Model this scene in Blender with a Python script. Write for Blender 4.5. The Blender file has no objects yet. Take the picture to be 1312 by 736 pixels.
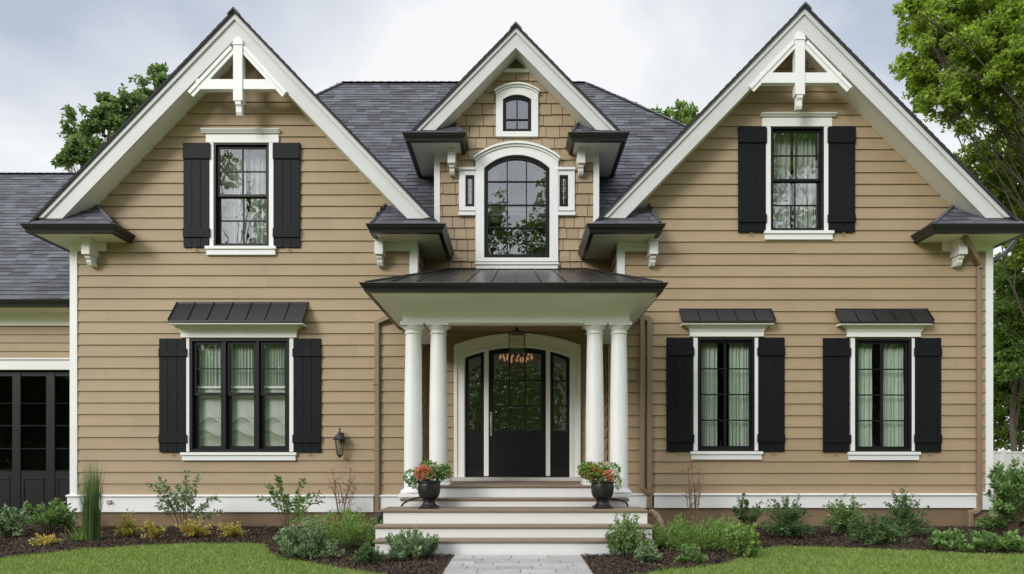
import bpy, bmesh, math, random
import numpy as np
from mathutils import Vector, Matrix, Quaternion

random.seed(7)
R = math.radians
scene = bpy.context.scene
COL = scene.collection

# ------------------------------------------------------------------ camera
F, CX, CY, EYE, CAMD = 840.0, 660.0, 588.0, 1.26, 12.0     # photo pixels per unit tangent, principal point, eye height, distance to the wing fronts
cam_d = bpy.data.cameras.new("camera")
cam = bpy.data.objects.new("camera", cam_d)
COL.objects.link(cam)
cam.location = (0, -CAMD, EYE)
cam.rotation_euler = (R(90), 0, 0)
cam_d.sensor_width = 36.0
cam_d.lens = 36.0 * F / 1312.0
cam_d.shift_x = (656 - CX) / 1312.0
cam_d.shift_y = (CY - 368) / 1312.0
cam_d.clip_start = 0.05
cam_d.clip_end = 2000
scene.camera = cam

# ------------------------------------------------------------------ light
SUNV = Vector((-0.56, -0.70, 0.43)).normalized()
sun_d = bpy.data.lights.new("sun", 'SUN')
sun_d.energy = 1.5
sun_d.angle = R(21)
sun_d.color = (1.0, 0.975, 0.94)
sun = bpy.data.objects.new("sun", sun_d)
COL.objects.link(sun)
sun.rotation_euler = SUNV.to_track_quat('Z', 'Y').to_euler()

world = bpy.data.worlds.new("World")
scene.world = world
world.use_nodes = True
wn, wl = world.node_tree.nodes, world.node_tree.links
wn.clear()
w_out = wn.new('ShaderNodeOutputWorld')
sky = wn.new('ShaderNodeTexSky')
sky.sky_type = 'NISHITA'
sky.sun_disc = False
sky.sun_elevation = math.asin(SUNV.z)
sky.sun_rotation = math.atan2(SUNV.x, SUNV.y)
bg1 = wn.new('ShaderNodeBackground')
bg1.inputs['Strength'].default_value = 0.12
wl.new(sky.outputs[0], bg1.inputs[0])
tc = wn.new('ShaderNodeTexCoord')
sep = wn.new('ShaderNodeSeparateXYZ')
wl.new(tc.outputs['Generated'], sep.inputs[0])
def wmath(op, a, b=None, clamp=False):
    n = wn.new('ShaderNodeMath'); n.operation = op; n.use_clamp = clamp
    for i, v in enumerate((a, b)):
        if v is None: continue
        if isinstance(v, (int, float)): n.inputs[i].default_value = v
        else: wl.new(v, n.inputs[i])
    return n.outputs[0]
zc = wmath('MAXIMUM', sep.outputs[2], 0.0)
den = wmath('ADD', zc, 0.22)
comb = wn.new('ShaderNodeCombineXYZ')
wl.new(wmath('DIVIDE', sep.outputs[0], den), comb.inputs[0])
wl.new(wmath('DIVIDE', sep.outputs[1], den), comb.inputs[1])
nz = wn.new('ShaderNodeTexNoise')
nz.inputs['Scale'].default_value = 1.55
nz.inputs['Detail'].default_value = 5.0
nz.inputs['Roughness'].default_value = 0.5
nz.inputs['Distortion'].default_value = 0.25
wl.new(comb.outputs[0], nz.inputs['Vector'])
# the cloud deck: thicker (greyer, bluer) overhead than towards the horizon, with broken softer patches
elev = wmath('MULTIPLY', wmath('SUBTRACT', zc, 0.36), 2.7)
thin = wn.new('ShaderNodeVectorMath'); thin.operation = 'DOT_PRODUCT'      # a thin bright gap in the deck over the house
wl.new(tc.outputs['Generated'], thin.inputs[0]); thin.inputs[1].default_value = Vector((0.02, 0.86, 0.46)).normalized()
gapb = wmath('MULTIPLY', wmath('POWER', wmath('MAXIMUM', thin.outputs['Value'], 0.0), 14.0), 0.75)
cl = wmath('SUBTRACT', wmath('ADD', wmath('ADD', wmath('MULTIPLY', wmath('SUBTRACT', nz.outputs['Fac'], 0.5), 2.6), 0.70), gapb), elev)
ramp = wn.new('ShaderNodeValToRGB')
ramp.color_ramp.elements[0].position = 0.12
ramp.color_ramp.elements[0].color = (0.50, 0.565, 0.68, 1)
ramp.color_ramp.elements[1].position = 0.86
ramp.color_ramp.elements[1].color = (0.97, 0.975, 0.98, 1)
wl.new(cl, ramp.inputs[0])
# the sun glowing through the cloud deck, behind the camera
dotn = wn.new('ShaderNodeVectorMath'); dotn.operation = 'DOT_PRODUCT'
wl.new(tc.outputs['Generated'], dotn.inputs[0]); dotn.inputs[1].default_value = SUNV
glow = wmath('MULTIPLY', wmath('POWER', wmath('MAXIMUM', dotn.outputs['Value'], 0.0), 2.0), 0.55)
# overcast sky is brightest overhead
zen = wmath('MULTIPLY', wmath('MULTIPLY', wmath('SUBTRACT', zc, 0.60), 2.5, True), 2.1)
glow = wmath('ADD', glow, zen)
gcol = wn.new('ShaderNodeVectorMath'); gcol.operation = 'SCALE'
gcol.inputs[0].default_value = (1.0, 0.97, 0.93)
wl.new(glow, gcol.inputs['Scale'])
addc = wn.new('ShaderNodeVectorMath'); addc.operation = 'ADD'
wl.new(ramp.outputs[0], addc.inputs[0]); wl.new(gcol.outputs[0], addc.inputs[1])
bg2 = wn.new('ShaderNodeBackground')
bg2.inputs['Strength'].default_value = 0.72
wl.new(addc.outputs[0], bg2.inputs[0])
mixw = wn.new('ShaderNodeMixShader')
mixw.inputs[0].default_value = 0.93
wl.new(bg1.outputs[0], mixw.inputs[1]); wl.new(bg2.outputs[0], mixw.inputs[2])
wl.new(mixw.outputs[0], w_out.inputs[0])

vs = scene.view_settings
vs.view_transform = 'Standard'; vs.look = 'None'; vs.gamma = 1.0; vs.use_curve_mapping = False
vs.exposure = 0.50
scene.cycles.use_denoising = True
scene.cycles.max_bounces = 8
scene.cycles.transparent_max_bounces = 12
scene.cycles.caustics_reflective = False
scene.cycles.caustics_refractive = False

# ------------------------------------------------------------------ helpers
def X(px, y=0.0): return (px - CX) * (y + CAMD) / F
def Z(py, y=0.0): return EYE + (CY - py) * (y + CAMD) / F
def G(px, py):                                   # a point on the ground (z = 0)
    d = EYE * F / (py - CY)
    return Vector(((px - CX) * d / F, d - CAMD, 0))

class MB:
    def __init__(s): s.v = []; s.f = []
    def face(s, *pts):
        n = len(s.v); s.v.extend(tuple(p) for p in pts); s.f.append(tuple(range(n, n + len(pts))))
    def box(s, x0, x1, y0, y1, z0, z1):
        if x0 > x1: x0, x1 = x1, x0
        if y0 > y1: y0, y1 = y1, y0
        if z0 > z1: z0, z1 = z1, z0
        n = len(s.v)
        s.v += [(x0,y0,z0),(x1,y0,z0),(x1,y1,z0),(x0,y1,z0),(x0,y0,z1),(x1,y0,z1),(x1,y1,z1),(x0,y1,z1)]
        s.f += [tuple(n+i for i in q) for q in ((3,2,1,0),(4,5,6,7),(0,1,5,4),(1,2,6,5),(2,3,7,6),(3,0,4,7))]
        return s
    def pbox(s, px0, px1, py0, py1, yf, yb):     # a box whose front face (at depth yf) spans these photo pixels
        return s.box(X(px0, yf), X(px1, yf), yf, yb, Z(py0, yf), Z(py1, yf))
    def prism(s, poly, y0, y1):                  # poly in x,z; extruded along y
        n = len(s.v); k = len(poly)
        s.v += [(x, y0, z) for x, z in poly] + [(x, y1, z) for x, z in poly]
        s.f.append(tuple(range(n, n + k))); s.f.append(tuple(range(n + 2*k - 1, n + k - 1, -1)))
        for i in range(k):
            j = (i + 1) % k
            s.f.append((n + i, n + k + i, n + k + j, n + j))
        return s
    def prism_x(s, poly, x0, x1):                # poly in y,z; extruded along x
        n = len(s.v); k = len(poly)
        s.v += [(x0, y, z) for y, z in poly] + [(x1, y, z) for y, z in poly]
        s.f.append(tuple(range(n, n + k))); s.f.append(tuple(range(n + 2*k - 1, n + k - 1, -1)))
        for i in range(k):
            j = (i + 1) % k
            s.f.append((n + i, n + k + i, n + k + j, n + j))
        return s
    def ring(s, outer, inner, y0, y1, closed=True):   # frame between two outlines of equal length
        n = len(s.v); k = len(outer)
        for y in (y0, y1):
            s.v += [(x, y, z) for x, z in outer]; s.v += [(x, y, z) for x, z in inner]
        for i in range(k if closed else k - 1):
            j = (i + 1) % k
            o0, o1, i0, i1 = n+i, n+j, n+k+i, n+k+j
            b = 2*k
            s.f += [(o0,o1,i1,i0),(o0+b,i0+b,i1+b,o1+b),(o0,o0+b,o1+b,o1),(i0,i1,i1+b,i0+b)]
        if not closed:
            for i in (0, k - 1):
                s.f.append((n+i, n+k+i, n+3*k+i, n+2*k+i))
        return s
    def tube(s, pts, rad, n=8, cap=True):
        pts = [Vector(p) for p in pts]
        if not isinstance(rad, (list, tuple)): rad = [rad] * len(pts)
        base = len(s.v); up = Vector((0.13, 0.31, 0.94))
        for i, p in enumerate(pts):
            t = (pts[min(i+1, len(pts)-1)] - pts[max(i-1, 0)])
            if t.length < 1e-9: t = Vector((0, 0, 1))
            t.normalize()
            a = t.cross(up)
            if a.length < 0.05: a = t.cross(Vector((1, 0, 0)))
            a.normalize(); b = t.cross(a)
            for j in range(n):
                ang = 2*math.pi*j/n
                q = p + (a*math.cos(ang) + b*math.sin(ang))*rad[i]
                s.v.append((q.x, q.y, q.z))
        for i in range(len(pts)-1):
            for j in range(n):
                k = (j+1) % n
                s.f.append((base+i*n+j, base+i*n+k, base+(i+1)*n+k, base+(i+1)*n+j))
        if cap:
            s.f.append(tuple(base+j for j in range(n-1, -1, -1)))
            s.f.append(tuple(base+(len(pts)-1)*n+j for j in range(n)))
        return s
    def bar(s, p0, p1, w, h, up=(0, -1, 0)):     # rectangular bar
        p0, p1 = Vector(p0), Vector(p1); t = (p1-p0).normalized()
        u = Vector(up); a = t.cross(u).normalized(); u = a.cross(t).normalized()
        n = len(s.v)
        for p in (p0, p1):
            for sa, su in ((-1,-1),(1,-1),(1,1),(-1,1)):
                q = p + a*sa*w/2 + u*su*h/2; s.v.append((q.x,q.y,q.z))
        s.f += [tuple(n+i for i in q) for q in ((0,1,2,3),(7,6,5,4),(0,4,5,1),(1,5,6,2),(2,6,7,3),(3,7,4,0))]
        return s
    def lathe(s, prof, c, n=28, square=0):
        base = len(s.v)
        for r, z in prof:
            for j in range(n):
                a = 2*math.pi*j/n
                s.v.append((c[0]+r*math.cos(a), c[1]+r*math.sin(a), c[2]+z))
        for i in range(len(prof)-1):
            for j in range(n):
                k = (j+1) % n
                s.f.append((base+i*n+j, base+i*n+k, base+(i+1)*n+k, base+(i+1)*n+j))
        s.f.append(tuple(base+j for j in range(n-1,-1,-1)))
        s.f.append(tuple(base+(len(prof)-1)*n+j for j in range(n)))
        return s
    def sweep(s, prof, path, z, left=True, caps=True):  # prof: (outward, dz) closed outline; path: xy points, mitred; outward = left/right of travel
        P = [Vector((p[0], p[1])) for p in path]; k = len(prof); base = len(s.v)
        nrm = []
        for i in range(len(P)-1):
            t = (P[i+1]-P[i]).normalized()
            nrm.append(Vector((-t.y, t.x)) if left else Vector((t.y, -t.x)))
        for i, p in enumerate(P):
            if i == 0: m = nrm[0]
            elif i == len(P)-1: m = nrm[-1]
            else:
                m = (nrm[i-1]+nrm[i]); m = m / max(m.dot(nrm[i]), 0.2)
            for o, dz in prof:
                q = p + m*o; s.v.append((q.x, q.y, z+dz))
        for i in range(len(P)-1):
            for j in range(k):
                l = (j+1) % k
                s.f.append((base+i*k+j, base+i*k+l, base+(i+1)*k+l, base+(i+1)*k+j))
        if caps:
            s.f.append(tuple(base+j for j in range(k-1,-1,-1)))
            s.f.append(tuple(base+(len(P)-1)*k+j for j in range(k)))
        return s
    def build(s, name, mat, parent=None, bevel=0.0, smooth=False, origin=None):
        if origin is None:
            if parent is not None: origin = Vector(parent.get('_o', (0,0,0)))
            else: origin = Vector((0,0,0))
        origin = Vector(origin)
        me = bpy.data.meshes.new(name)
        vv = np.array(s.v, dtype=np.float64) - np.array(origin)
        me.from_pydata(vv.tolist(), [], s.f)
        bm = bmesh.new(); bm.from_mesh(me)
        bmesh.ops.recalc_face_normals(bm, faces=bm.faces); bm.to_mesh(me); bm.free()
        me.materials.append(mat)
        if smooth:
            me.polygons.foreach_set('use_smooth', [True]*len(me.polygons))
        o = bpy.data.objects.new(name, me); COL.objects.link(o)
        if parent is not None:
            o.parent = parent                     # parts share their thing's origin
            if parent.type != 'EMPTY' or parent.parent is not None: pass
            o['_o'] = tuple(origin)
        else:
            o.location = origin; o['_o'] = tuple(origin)
        if bevel > 0:
            b = o.modifiers.new('bevel', 'BEVEL'); b.width = bevel; b.segments = 1; b.limit_method = 'ANGLE'; b.angle_limit = R(40)
            b.use_clamp_overlap = True
        if smooth and bevel == 0:
            try:
                me.set_sharp_from_angle(angle=R(40))
            except Exception: pass
        return o

def tag(o, label=None, cat=None, group=None, kind=None):
    if label: o['label'] = label
    if cat: o['category'] = cat
    if group: o['group'] = group
    if kind: o['kind'] = kind
    return o
def thing(name, loc, label, cat, group=None):
    o = bpy.data.objects.new(name, None); COL.objects.link(o)
    o.empty_display_size = 0.2
    o.location = loc; o['_o'] = tuple(loc)
    return tag(o, label, cat, group)

# ------------------------------------------------------------------ materials
def newmat(name):
    m = bpy.data.materials.new(name); m.use_nodes = True
    nt = m.node_tree; b = nt.nodes['Principled BSDF']
    return m, nt, b
def N(nt, t, **kw):
    n = nt.nodes.new(t)
    for k, v in kw.items():
        if k in n.inputs: n.inputs[k].default_value = v
        else: setattr(n, k, v)
    return n
def paint(name, col, rough=0.5, var=0.06, scale=3.0, stretch=(1,1,1), bump=0.0, bscale=60, island=0.0, metal=0.0, spec=0.5, dirt=0.0):
    m, nt, b = newmat(name)
    L = nt.links
    tcn = N(nt, 'ShaderNodeTexCoord'); mp = N(nt, 'ShaderNodeMapping')
    mp.inputs['Scale'].default_value = stretch
    L.new(tcn.outputs['Object'], mp.inputs[0])
    n1 = N(nt, 'ShaderNodeTexNoise', Scale=scale, Detail=5.0, Roughness=0.6)
    L.new(mp.outputs[0], n1.inputs['Vector'])
    ma = N(nt, 'ShaderNodeMapRange'); ma.inputs[1].default_value = 0.25; ma.inputs[2].default_value = 0.75
    ma.inputs[3].default_value = 1-var; ma.inputs[4].default_value = 1+var
    L.new(n1.outputs['Fac'], ma.inputs[0])
    val = ma.outputs[0]
    if island:
        g = N(nt, 'ShaderNodeNewGeometry')
        mi = N(nt, 'ShaderNodeMapRange'); mi.inputs[3].default_value = 1-island; mi.inputs[4].default_value = 1+island
        L.new(g.outputs['Random Per Island'], mi.inputs[0])
        mm = N(nt, 'ShaderNodeMath', operation='MULTIPLY'); L.new(val, mm.inputs[0]); L.new(mi.outputs[0], mm.inputs[1]); val = mm.outputs[0]
    if dirt:
        n2 = N(nt, 'ShaderNodeTexNoise', Scale=0.9, Detail=6.0, Roughness=0.65)
        L.new(tcn.outputs['Object'], n2.inputs['Vector'])
        md = N(nt, 'ShaderNodeMapRange'); md.inputs[1].default_value = 0.45; md.inputs[2].default_value = 0.75
        md.inputs[3].default_value = 1.0; md.inputs[4].default_value = 1-dirt
        L.new(n2.outputs['Fac'], md.inputs[0])
        mm = N(nt, 'ShaderNodeMath', operation='MULTIPLY'); L.new(val, mm.inputs[0]); L.new(md.outputs[0], mm.inputs[1]); val = mm.outputs[0]
    sc = N(nt, 'ShaderNodeVectorMath', operation='SCALE'); sc.inputs[0].default_value = col
    L.new(val, sc.inputs['Scale']); L.new(sc.outputs[0], b.inputs['Base Color'])
    b.inputs['Roughness'].default_value = rough; b.inputs['Metallic'].default_value = metal
    b.inputs['Specular IOR Level'].default_value = spec
    if bump:
        n3 = N(nt, 'ShaderNodeTexNoise', Scale=bscale, Detail=4.0)
        L.new(mp.outputs[0], n3.inputs['Vector'])
        bp = N(nt, 'ShaderNodeBump', Strength=bump, Distance=0.01)
        L.new(n3.outputs['Fac'], bp.inputs['Height']); L.new(bp.outputs[0], b.inputs['Normal'])
    return m
M = {}
M['siding'] = paint('tan_siding', (0.372, 0.274, 0.166), 0.62, 0.04, 2.2, (0.5, 1, 9), 0.25, 9, island=0.045, dirt=0.12)
M['siding_s'] = paint('tan_siding_side', (0.372, 0.274, 0.166), 0.62, 0.05, 2.2, (1, 0.5, 9), 0.25, 9, island=0.035)
M['shake'] = paint('tan_shake', (0.372, 0.277, 0.170), 0.65, 0.07, 3.0, (9, 1, 0.7), 0.35, 8, island=0.10, dirt=0.05)
M['white'] = paint('white_trim', (0.81, 0.81, 0.80), 0.45, 0.025, 1.5, dirt=0.05, bump=0.05, bscale=30)
M['rake'] = paint('light_grey_trim', (0.60, 0.60, 0.60), 0.5, 0.03, 1.5, dirt=0.07, bump=0.06, bscale=30)
M['cream'] = paint('soffit_white', (0.84, 0.83, 0.80), 0.5, 0.02, 1.5, dirt=0.03)
M['shutter'] = paint('charcoal_shutter', (0.0075, 0.0084, 0.0110), 0.55, 0.2, 3, (5, 1, 0.6), 0.2, 12, spec=0.16)
M['black'] = paint('black_frame', (0.0095, 0.010, 0.011), 0.42, 0.15, 4, spec=0.25)
M['gutter'] = paint('black_gutter', (0.014, 0.014, 0.016), 0.33, 0.15, 2.5, spec=0.5, bump=0.04, bscale=14)
M['metal'] = paint('dark_standing_seam', (0.042, 0.040, 0.040), 0.32, 0.15, 2.0, metal=0.55, bump=0.10, bscale=5)
M['shingle'] = paint('slate_shingle', (0.080, 0.083, 0.098), 0.85, 0.22, 2.2, (1, 1, 1), 0.5, 120, island=0.42)
M['roofbase'] = paint('roof_underlay', (0.03, 0.031, 0.036), 0.9, 0.2)
M['tanpipe'] = paint('tan_downspout', (0.25, 0.18, 0.115), 0.5, 0.05)
M['foundation'] = paint('brown_foundation', (0.22, 0.15, 0.088), 0.85, 0.14, 5, (0.4, 1, 8), 0.5, 12, dirt=0.25)
M['tread'] = paint('brown_tread', (0.235, 0.180, 0.130), 0.7, 0.15, 3, (0.6, 9, 1), 0.25, 20, spec=0.2)
M['sill'] = paint('grey_sill', (0.52, 0.50, 0.46), 0.6, 0.08, 4)
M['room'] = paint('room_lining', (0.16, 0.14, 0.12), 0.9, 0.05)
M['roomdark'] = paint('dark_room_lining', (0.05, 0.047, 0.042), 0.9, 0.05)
M['urn'] = paint('urn_black', (0.013, 0.013, 0.0125), 0.35, 0.4, 9, bump=0.4, bscale=25, dirt=0.2)
M['hose'] = paint('black_rubber', (0.014, 0.014, 0.015), 0.5, 0.1)
M['iron'] = paint('black_iron', (0.02, 0.02, 0.021), 0.45, 0.2, 9)
M['stone'] = paint('paver_stone', (0.36, 0.36, 0.355), 0.85, 0.12, 6, bump=0.35, bscale=40, island=0.17, dirt=0.15)
M['concrete'] = paint('concrete', (0.42, 0.41, 0.38), 0.9, 0.15, 8, bump=0.3, bscale=50)
M['bark'] = paint('bark', (0.085, 0.066, 0.050), 0.95, 0.3, 6, (3, 3, 0.6), 0.8, 15)
M['stem'] = paint('brown_stem', (0.11, 0.075, 0.045), 0.9, 0.3, 12)
M['drytwig'] = paint('dry_twig', (0.20, 0.12, 0.065), 0.9, 0.2, 12)
M['fence'] = paint('white_fence', (0.72, 0.72, 0.71), 0.6, 0.04)
M['mulchchip'] = paint('mulch_chip', (0.058, 0.036, 0.023), 0.95, 0.3, 14, island=0.75)
M['mulch'] = paint('mulch_soil', (0.034, 0.022, 0.014), 1.0, 0.5, 22, bump=1.0, bscale=45)
M['steel'] = paint('brushed_steel', (0.45, 0.43, 0.40), 0.35, 0.05, metal=0.9)

def lawn_mat():
    m, nt, b = newmat('lawn_turf'); L = nt.links
    tcn = N(nt, 'ShaderNodeTexCoord')
    n1 = N(nt, 'ShaderNodeTexNoise', Scale=0.8, Detail=6.0, Roughness=0.6)
    n2 = N(nt, 'ShaderNodeTexNoise', Scale=40.0, Detail=3.0)
    for n in (n1, n2): L.new(tcn.outputs['Object'], n.inputs['Vector'])
    mx = N(nt, 'ShaderNodeMath', operation='MULTIPLY'); L.new(n1.outputs['Fac'], mx.inputs[0]); L.new(n2.outputs['Fac'], mx.inputs[1])
    r = N(nt, 'ShaderNodeValToRGB')
    r.color_ramp.elements[0].position = 0.12; r.color_ramp.elements[0].color = (0.085, 0.12, 0.03, 1)
    r.color_ramp.elements[1].position = 0.42; r.color_ramp.elements[1].color = (0.19, 0.235, 0.06, 1)
    L.new(mx.outputs[0], r.inputs[0]); L.new(r.outputs[0], b.inputs['Base Color'])
    b.inputs['Roughness'].default_value = 1.0
    return m
M['lawn'] = lawn_mat()

def leafmat(name, c0, c1, trans=0.3, rough=0.5, accent=None, accent_at=0.9):
    m, nt, b = newmat(name); L = nt.links
    g = N(nt, 'ShaderNodeNewGeometry')
    r = N(nt, 'ShaderNodeValToRGB')
    e = r.color_ramp.elements
    e[0].position = 0.0; e[0].color = (*c0, 1)
    e[1].position = accent_at if accent else 1.0; e[1].color = (*c1, 1)
    if accent:
        k = e.new(min(accent_at+0.03, 1.0)); k.color = (*accent, 1)
    L.new(g.outputs['Random Per Island'], r.inputs[0])
    L.new(r.outputs[0], b.inputs['Base Color'])
    tb = N(nt, 'ShaderNodeVectorMath', operation='MULTIPLY'); L.new(r.outputs[0], tb.inputs[0]); tb.inputs[1].default_value = (1.35, 1.45, 0.9)
    b.inputs['Roughness'].default_value = rough
    b.inputs['Specular IOR Level'].default_value = 0.35
    t = N(nt, 'ShaderNodeBsdfTranslucent'); L.new(tb.outputs[0], t.inputs[0])
    mx = N(nt, 'ShaderNodeMixShader'); mx.inputs[0].default_value = trans
    L.new(b.outputs[0], mx.inputs[1]); L.new(t.outputs[0], mx.inputs[2])
    L.new(mx.outputs[0], nt.nodes['Material Output'].inputs[0])
    return m
M['leaf_mid'] = leafmat('leaf_mid_green', (0.075, 0.151, 0.046), (0.250, 0.387, 0.125))
M['leaf_dark'] = leafmat('leaf_dark_green', (0.042, 0.094, 0.034), (0.143, 0.246, 0.082))
M['leaf_grey'] = leafmat('leaf_grey_green', (0.091, 0.161, 0.081), (0.322, 0.422, 0.241))
M['leaf_feather'] = leafmat('leaf_fresh_green', (0.088, 0.170, 0.035), (0.306, 0.451, 0.121), 0.35)
M['leaf_gold'] = leafmat('leaf_golden', (0.253, 0.253, 0.057), (0.667, 0.575, 0.149), 0.3, accent=(0.40, 0.12, 0.04), accent_at=0.86)
M['leaf_tree'] = leafmat('leaf_tree_green', (0.068, 0.128, 0.037), (0.242, 0.343, 0.078), 0.4)
M['leaf_lime'] = leafmat('leaf_bright_green', (0.094, 0.155, 0.025), (0.374, 0.473, 0.075), 0.45)
M['leaf_far'] = leafmat('leaf_far_green', (0.067, 0.114, 0.051), (0.239, 0.340, 0.125), 0.35)
M['grassblade'] = leafmat('grass_blade', (0.073, 0.135, 0.017), (0.320, 0.443, 0.104), 0.3, 0.6, accent=(0.46, 0.38, 0.20), accent_at=0.89)
M['tallgrass'] = leafmat('ornamental_grass', (0.052, 0.108, 0.038), (0.184, 0.263, 0.088), 0.25)
M['dryleaf'] = leafmat('dry_leaf', (0.16, 0.085, 0.035), (0.33, 0.20, 0.08), 0.3)
M['coral'] = leafmat('coral_petal', (0.58, 0.13, 0.06), (0.82, 0.33, 0.19), 0.25)
M['petal'] = leafmat('white_petal', (0.55, 0.50, 0.42), (0.80, 0.78, 0.70), 0.3)

def glassmat(name, refl, tint=(0.92, 0.95, 0.93), wav=0.010, wscale=2.2, ior=1.6, rough=0.0):
    m, nt, b = newmat(name); L = nt.links
    nt.nodes.remove(b)
    tr = N(nt, 'ShaderNodeBsdfTransparent'); tr.inputs[0].default_value = (*tint, 1)
    gl = N(nt, 'ShaderNodeBsdfGlossy'); gl.inputs['Roughness'].default_value = rough
    gl.inputs[0].default_value = (0.93, 0.96, 1.0, 1)
    # Schlick reflectance of a thin pane, the same from both sides
    ge = N(nt, 'ShaderNodeNewGeometry'); dt = N(nt, 'ShaderNodeVectorMath', operation='DOT_PRODUCT')
    L.new(ge.outputs['Normal'], dt.inputs[0]); L.new(ge.outputs['Incoming'], dt.inputs[1])
    ab = N(nt, 'ShaderNodeMath', operation='ABSOLUTE'); L.new(dt.outputs['Value'], ab.inputs[0])
    om = N(nt, 'ShaderNodeMath', operation='SUBTRACT'); om.inputs[0].default_value = 1.0; L.new(ab.outputs[0], om.inputs[1])
    pw = N(nt, 'ShaderNodeMath', operation='POWER'); L.new(om.outputs[0], pw.inputs[0]); pw.inputs[1].default_value = 5.0
    f0 = ((ior-1)/(ior+1))**2+refl
    ad = N(nt, 'ShaderNodeMath', operation='MULTIPLY_ADD', use_clamp=True); L.new(pw.outputs[0], ad.inputs[0]); ad.inputs[1].default_value = 1-f0; ad.inputs[2].default_value = f0
    tcn = N(nt, 'ShaderNodeTexCoord')
    nzz = N(nt, 'ShaderNodeTexNoise', Scale=wscale, Detail=2.0); L.new(tcn.outputs['Object'], nzz.inputs['Vector'])
    bp = N(nt, 'ShaderNodeBump', Strength=1.0, Distance=wav); L.new(nzz.outputs['Fac'], bp.inputs['Height'])
    L.new(bp.outputs[0], gl.inputs['Normal'])
    mx = N(nt, 'ShaderNodeMixShader')
    L.new(ad.outputs[0], mx.inputs[0]); L.new(tr.outputs[0], mx.inputs[1]); L.new(gl.outputs[0], mx.inputs[2])
    L.new(mx.outputs[0], nt.nodes['Material Output'].inputs[0])
    return m
M['glass'] = glassmat('window_glass', 0.05)
M['glass_hi'] = glassmat('coated_window_glass', 0.19, wav=0.0012)
M['glass_lo'] = glassmat('clear_window_glass', 0.0, wav=0.004, ior=1.45)
M['glass_door'] = glassmat('seeded_door_glass', 0.34, wav=0.010, wscale=9)
M['glass_garage'] = glassmat('garage_glass', 0.0, tint=(0.45, 0.45, 0.45), ior=1.35)
M['glass_lamp'] = glassmat('lantern_glass', 0.07, ior=1.3, tint=(0.93, 0.90, 0.84), wav=0.003)

def curtainmat(name, col, trans=0.35, pattern=False):
    m, nt, b = newmat(name); L = nt.links
    tcn = N(nt, 'ShaderNodeTexCoord')
    n1 = N(nt, 'ShaderNodeTexNoise', Scale=9.0, Detail=4.0)
    mp = N(nt, 'ShaderNodeMapping'); mp.inputs['Scale'].default_value = (6, 1, 0.8)
    L.new(tcn.outputs['Object'], mp.inputs[0]); L.new(mp.outputs[0], n1.inputs['Vector'])
    r = N(nt, 'ShaderNodeValToRGB')
    r.color_ramp.elements[0].position = 0.3; r.color_ramp.elements[0].color = (*[c*0.82 for c in col], 1)
    r.color_ramp.elements[1].position = 0.7; r.color_ramp.elements[1].color = (*col, 1)
    L.new(n1.outputs['Fac'], r.inputs[0])
    col_out = r.outputs[0]
    if pattern:                                   # printed cloth: layered wavy bands
        sp = N(nt, 'ShaderNodeSeparateXYZ'); L.new(tcn.outputs['Object'], sp.inputs[0])
        cur = None
        for i, (h, amp, fr_, ph, cc) in enumerate(((0.42, 0.05, 5.2, 0.3, (0.56, 0.60, 0.52)), (0.385, 0.07, 5.6, 2.2, (0.30, 0.34, 0.27)), (0.30, 0.06, 4.1, 0.6, (0.62, 0.66, 0.57)), (0.16, 0.06, 4.6, 3.3, (0.25, 0.30, 0.20)), (0.07, 0.05, 3.0, 1.1, (0.34, 0.39, 0.27)))):
            sn = N(nt, 'ShaderNodeMath', operation='MULTIPLY'); L.new(sp.outputs[0], sn.inputs[0]); sn.inputs[1].default_value = fr_*2
            s2 = N(nt, 'ShaderNodeMath', operation='ADD'); L.new(sn.outputs[0], s2.inputs[0]); s2.inputs[1].default_value = ph
            s3 = N(nt, 'ShaderNodeMath', operation='SINE'); L.new(s2.outputs[0], s3.inputs[0])
            s4 = N(nt, 'ShaderNodeMath', operation='MULTIPLY_ADD'); L.new(s3.outputs[0], s4.inputs[0]); s4.inputs[1].default_value = amp; s4.inputs[2].default_value = h+0.13
            df = N(nt, 'ShaderNodeMath', operation='SUBTRACT'); L.new(s4.outputs[0], df.inputs[0]); L.new(sp.outputs[2], df.inputs[1])
            mr = N(nt, 'ShaderNodeMapRange'); mr.inputs[1].default_value = 0.0; mr.inputs[2].default_value = 0.010; L.new(df.outputs[0], mr.inputs[0])
            # each band fades to the pale ground below its crest
            fd = N(nt, 'ShaderNodeMapRange'); fd.inputs[1].default_value = 0.0; fd.inputs[2].default_value = 0.16; fd.inputs[3].default_value = 1.0; fd.inputs[4].default_value = 0.15
            L.new(df.outputs[0], fd.inputs[0])
            mu = N(nt, 'ShaderNodeMath', operation='MULTIPLY'); L.new(mr.outputs[0], mu.inputs[0]); L.new(fd.outputs[0], mu.inputs[1])
            mx = N(nt, 'ShaderNodeMix', data_type='RGBA'); L.new(mu.outputs[0], mx.inputs[0]); L.new(col_out, mx.inputs[6]); mx.inputs[7].default_value = (*cc, 1)
            col_out = mx.outputs[2]
    L.new(col_out, b.inputs['Base Color']); b.inputs['Roughness'].default_value = 0.9
    t = N(nt, 'ShaderNodeBsdfTranslucent'); L.new(col_out, t.inputs[0])
    mx = N(nt, 'ShaderNodeMixShader'); mx.inputs[0].default_value = trans*0.3
    L.new(b.outputs[0], mx.inputs[1]); L.new(t.outputs[0], mx.inputs[2])
    L.new(mx.outputs[0], nt.nodes['Material Output'].inputs[0])
    return m
M['curtain'] = curtainmat('green_curtain', (0.54, 0.62, 0.52))
M['curtain_white'] = curtainmat('white_curtain', (0.60, 0.64, 0.60))
M['blind'] = curtainmat('printed_blind', (0.74, 0.79, 0.70), pattern=True)

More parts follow.
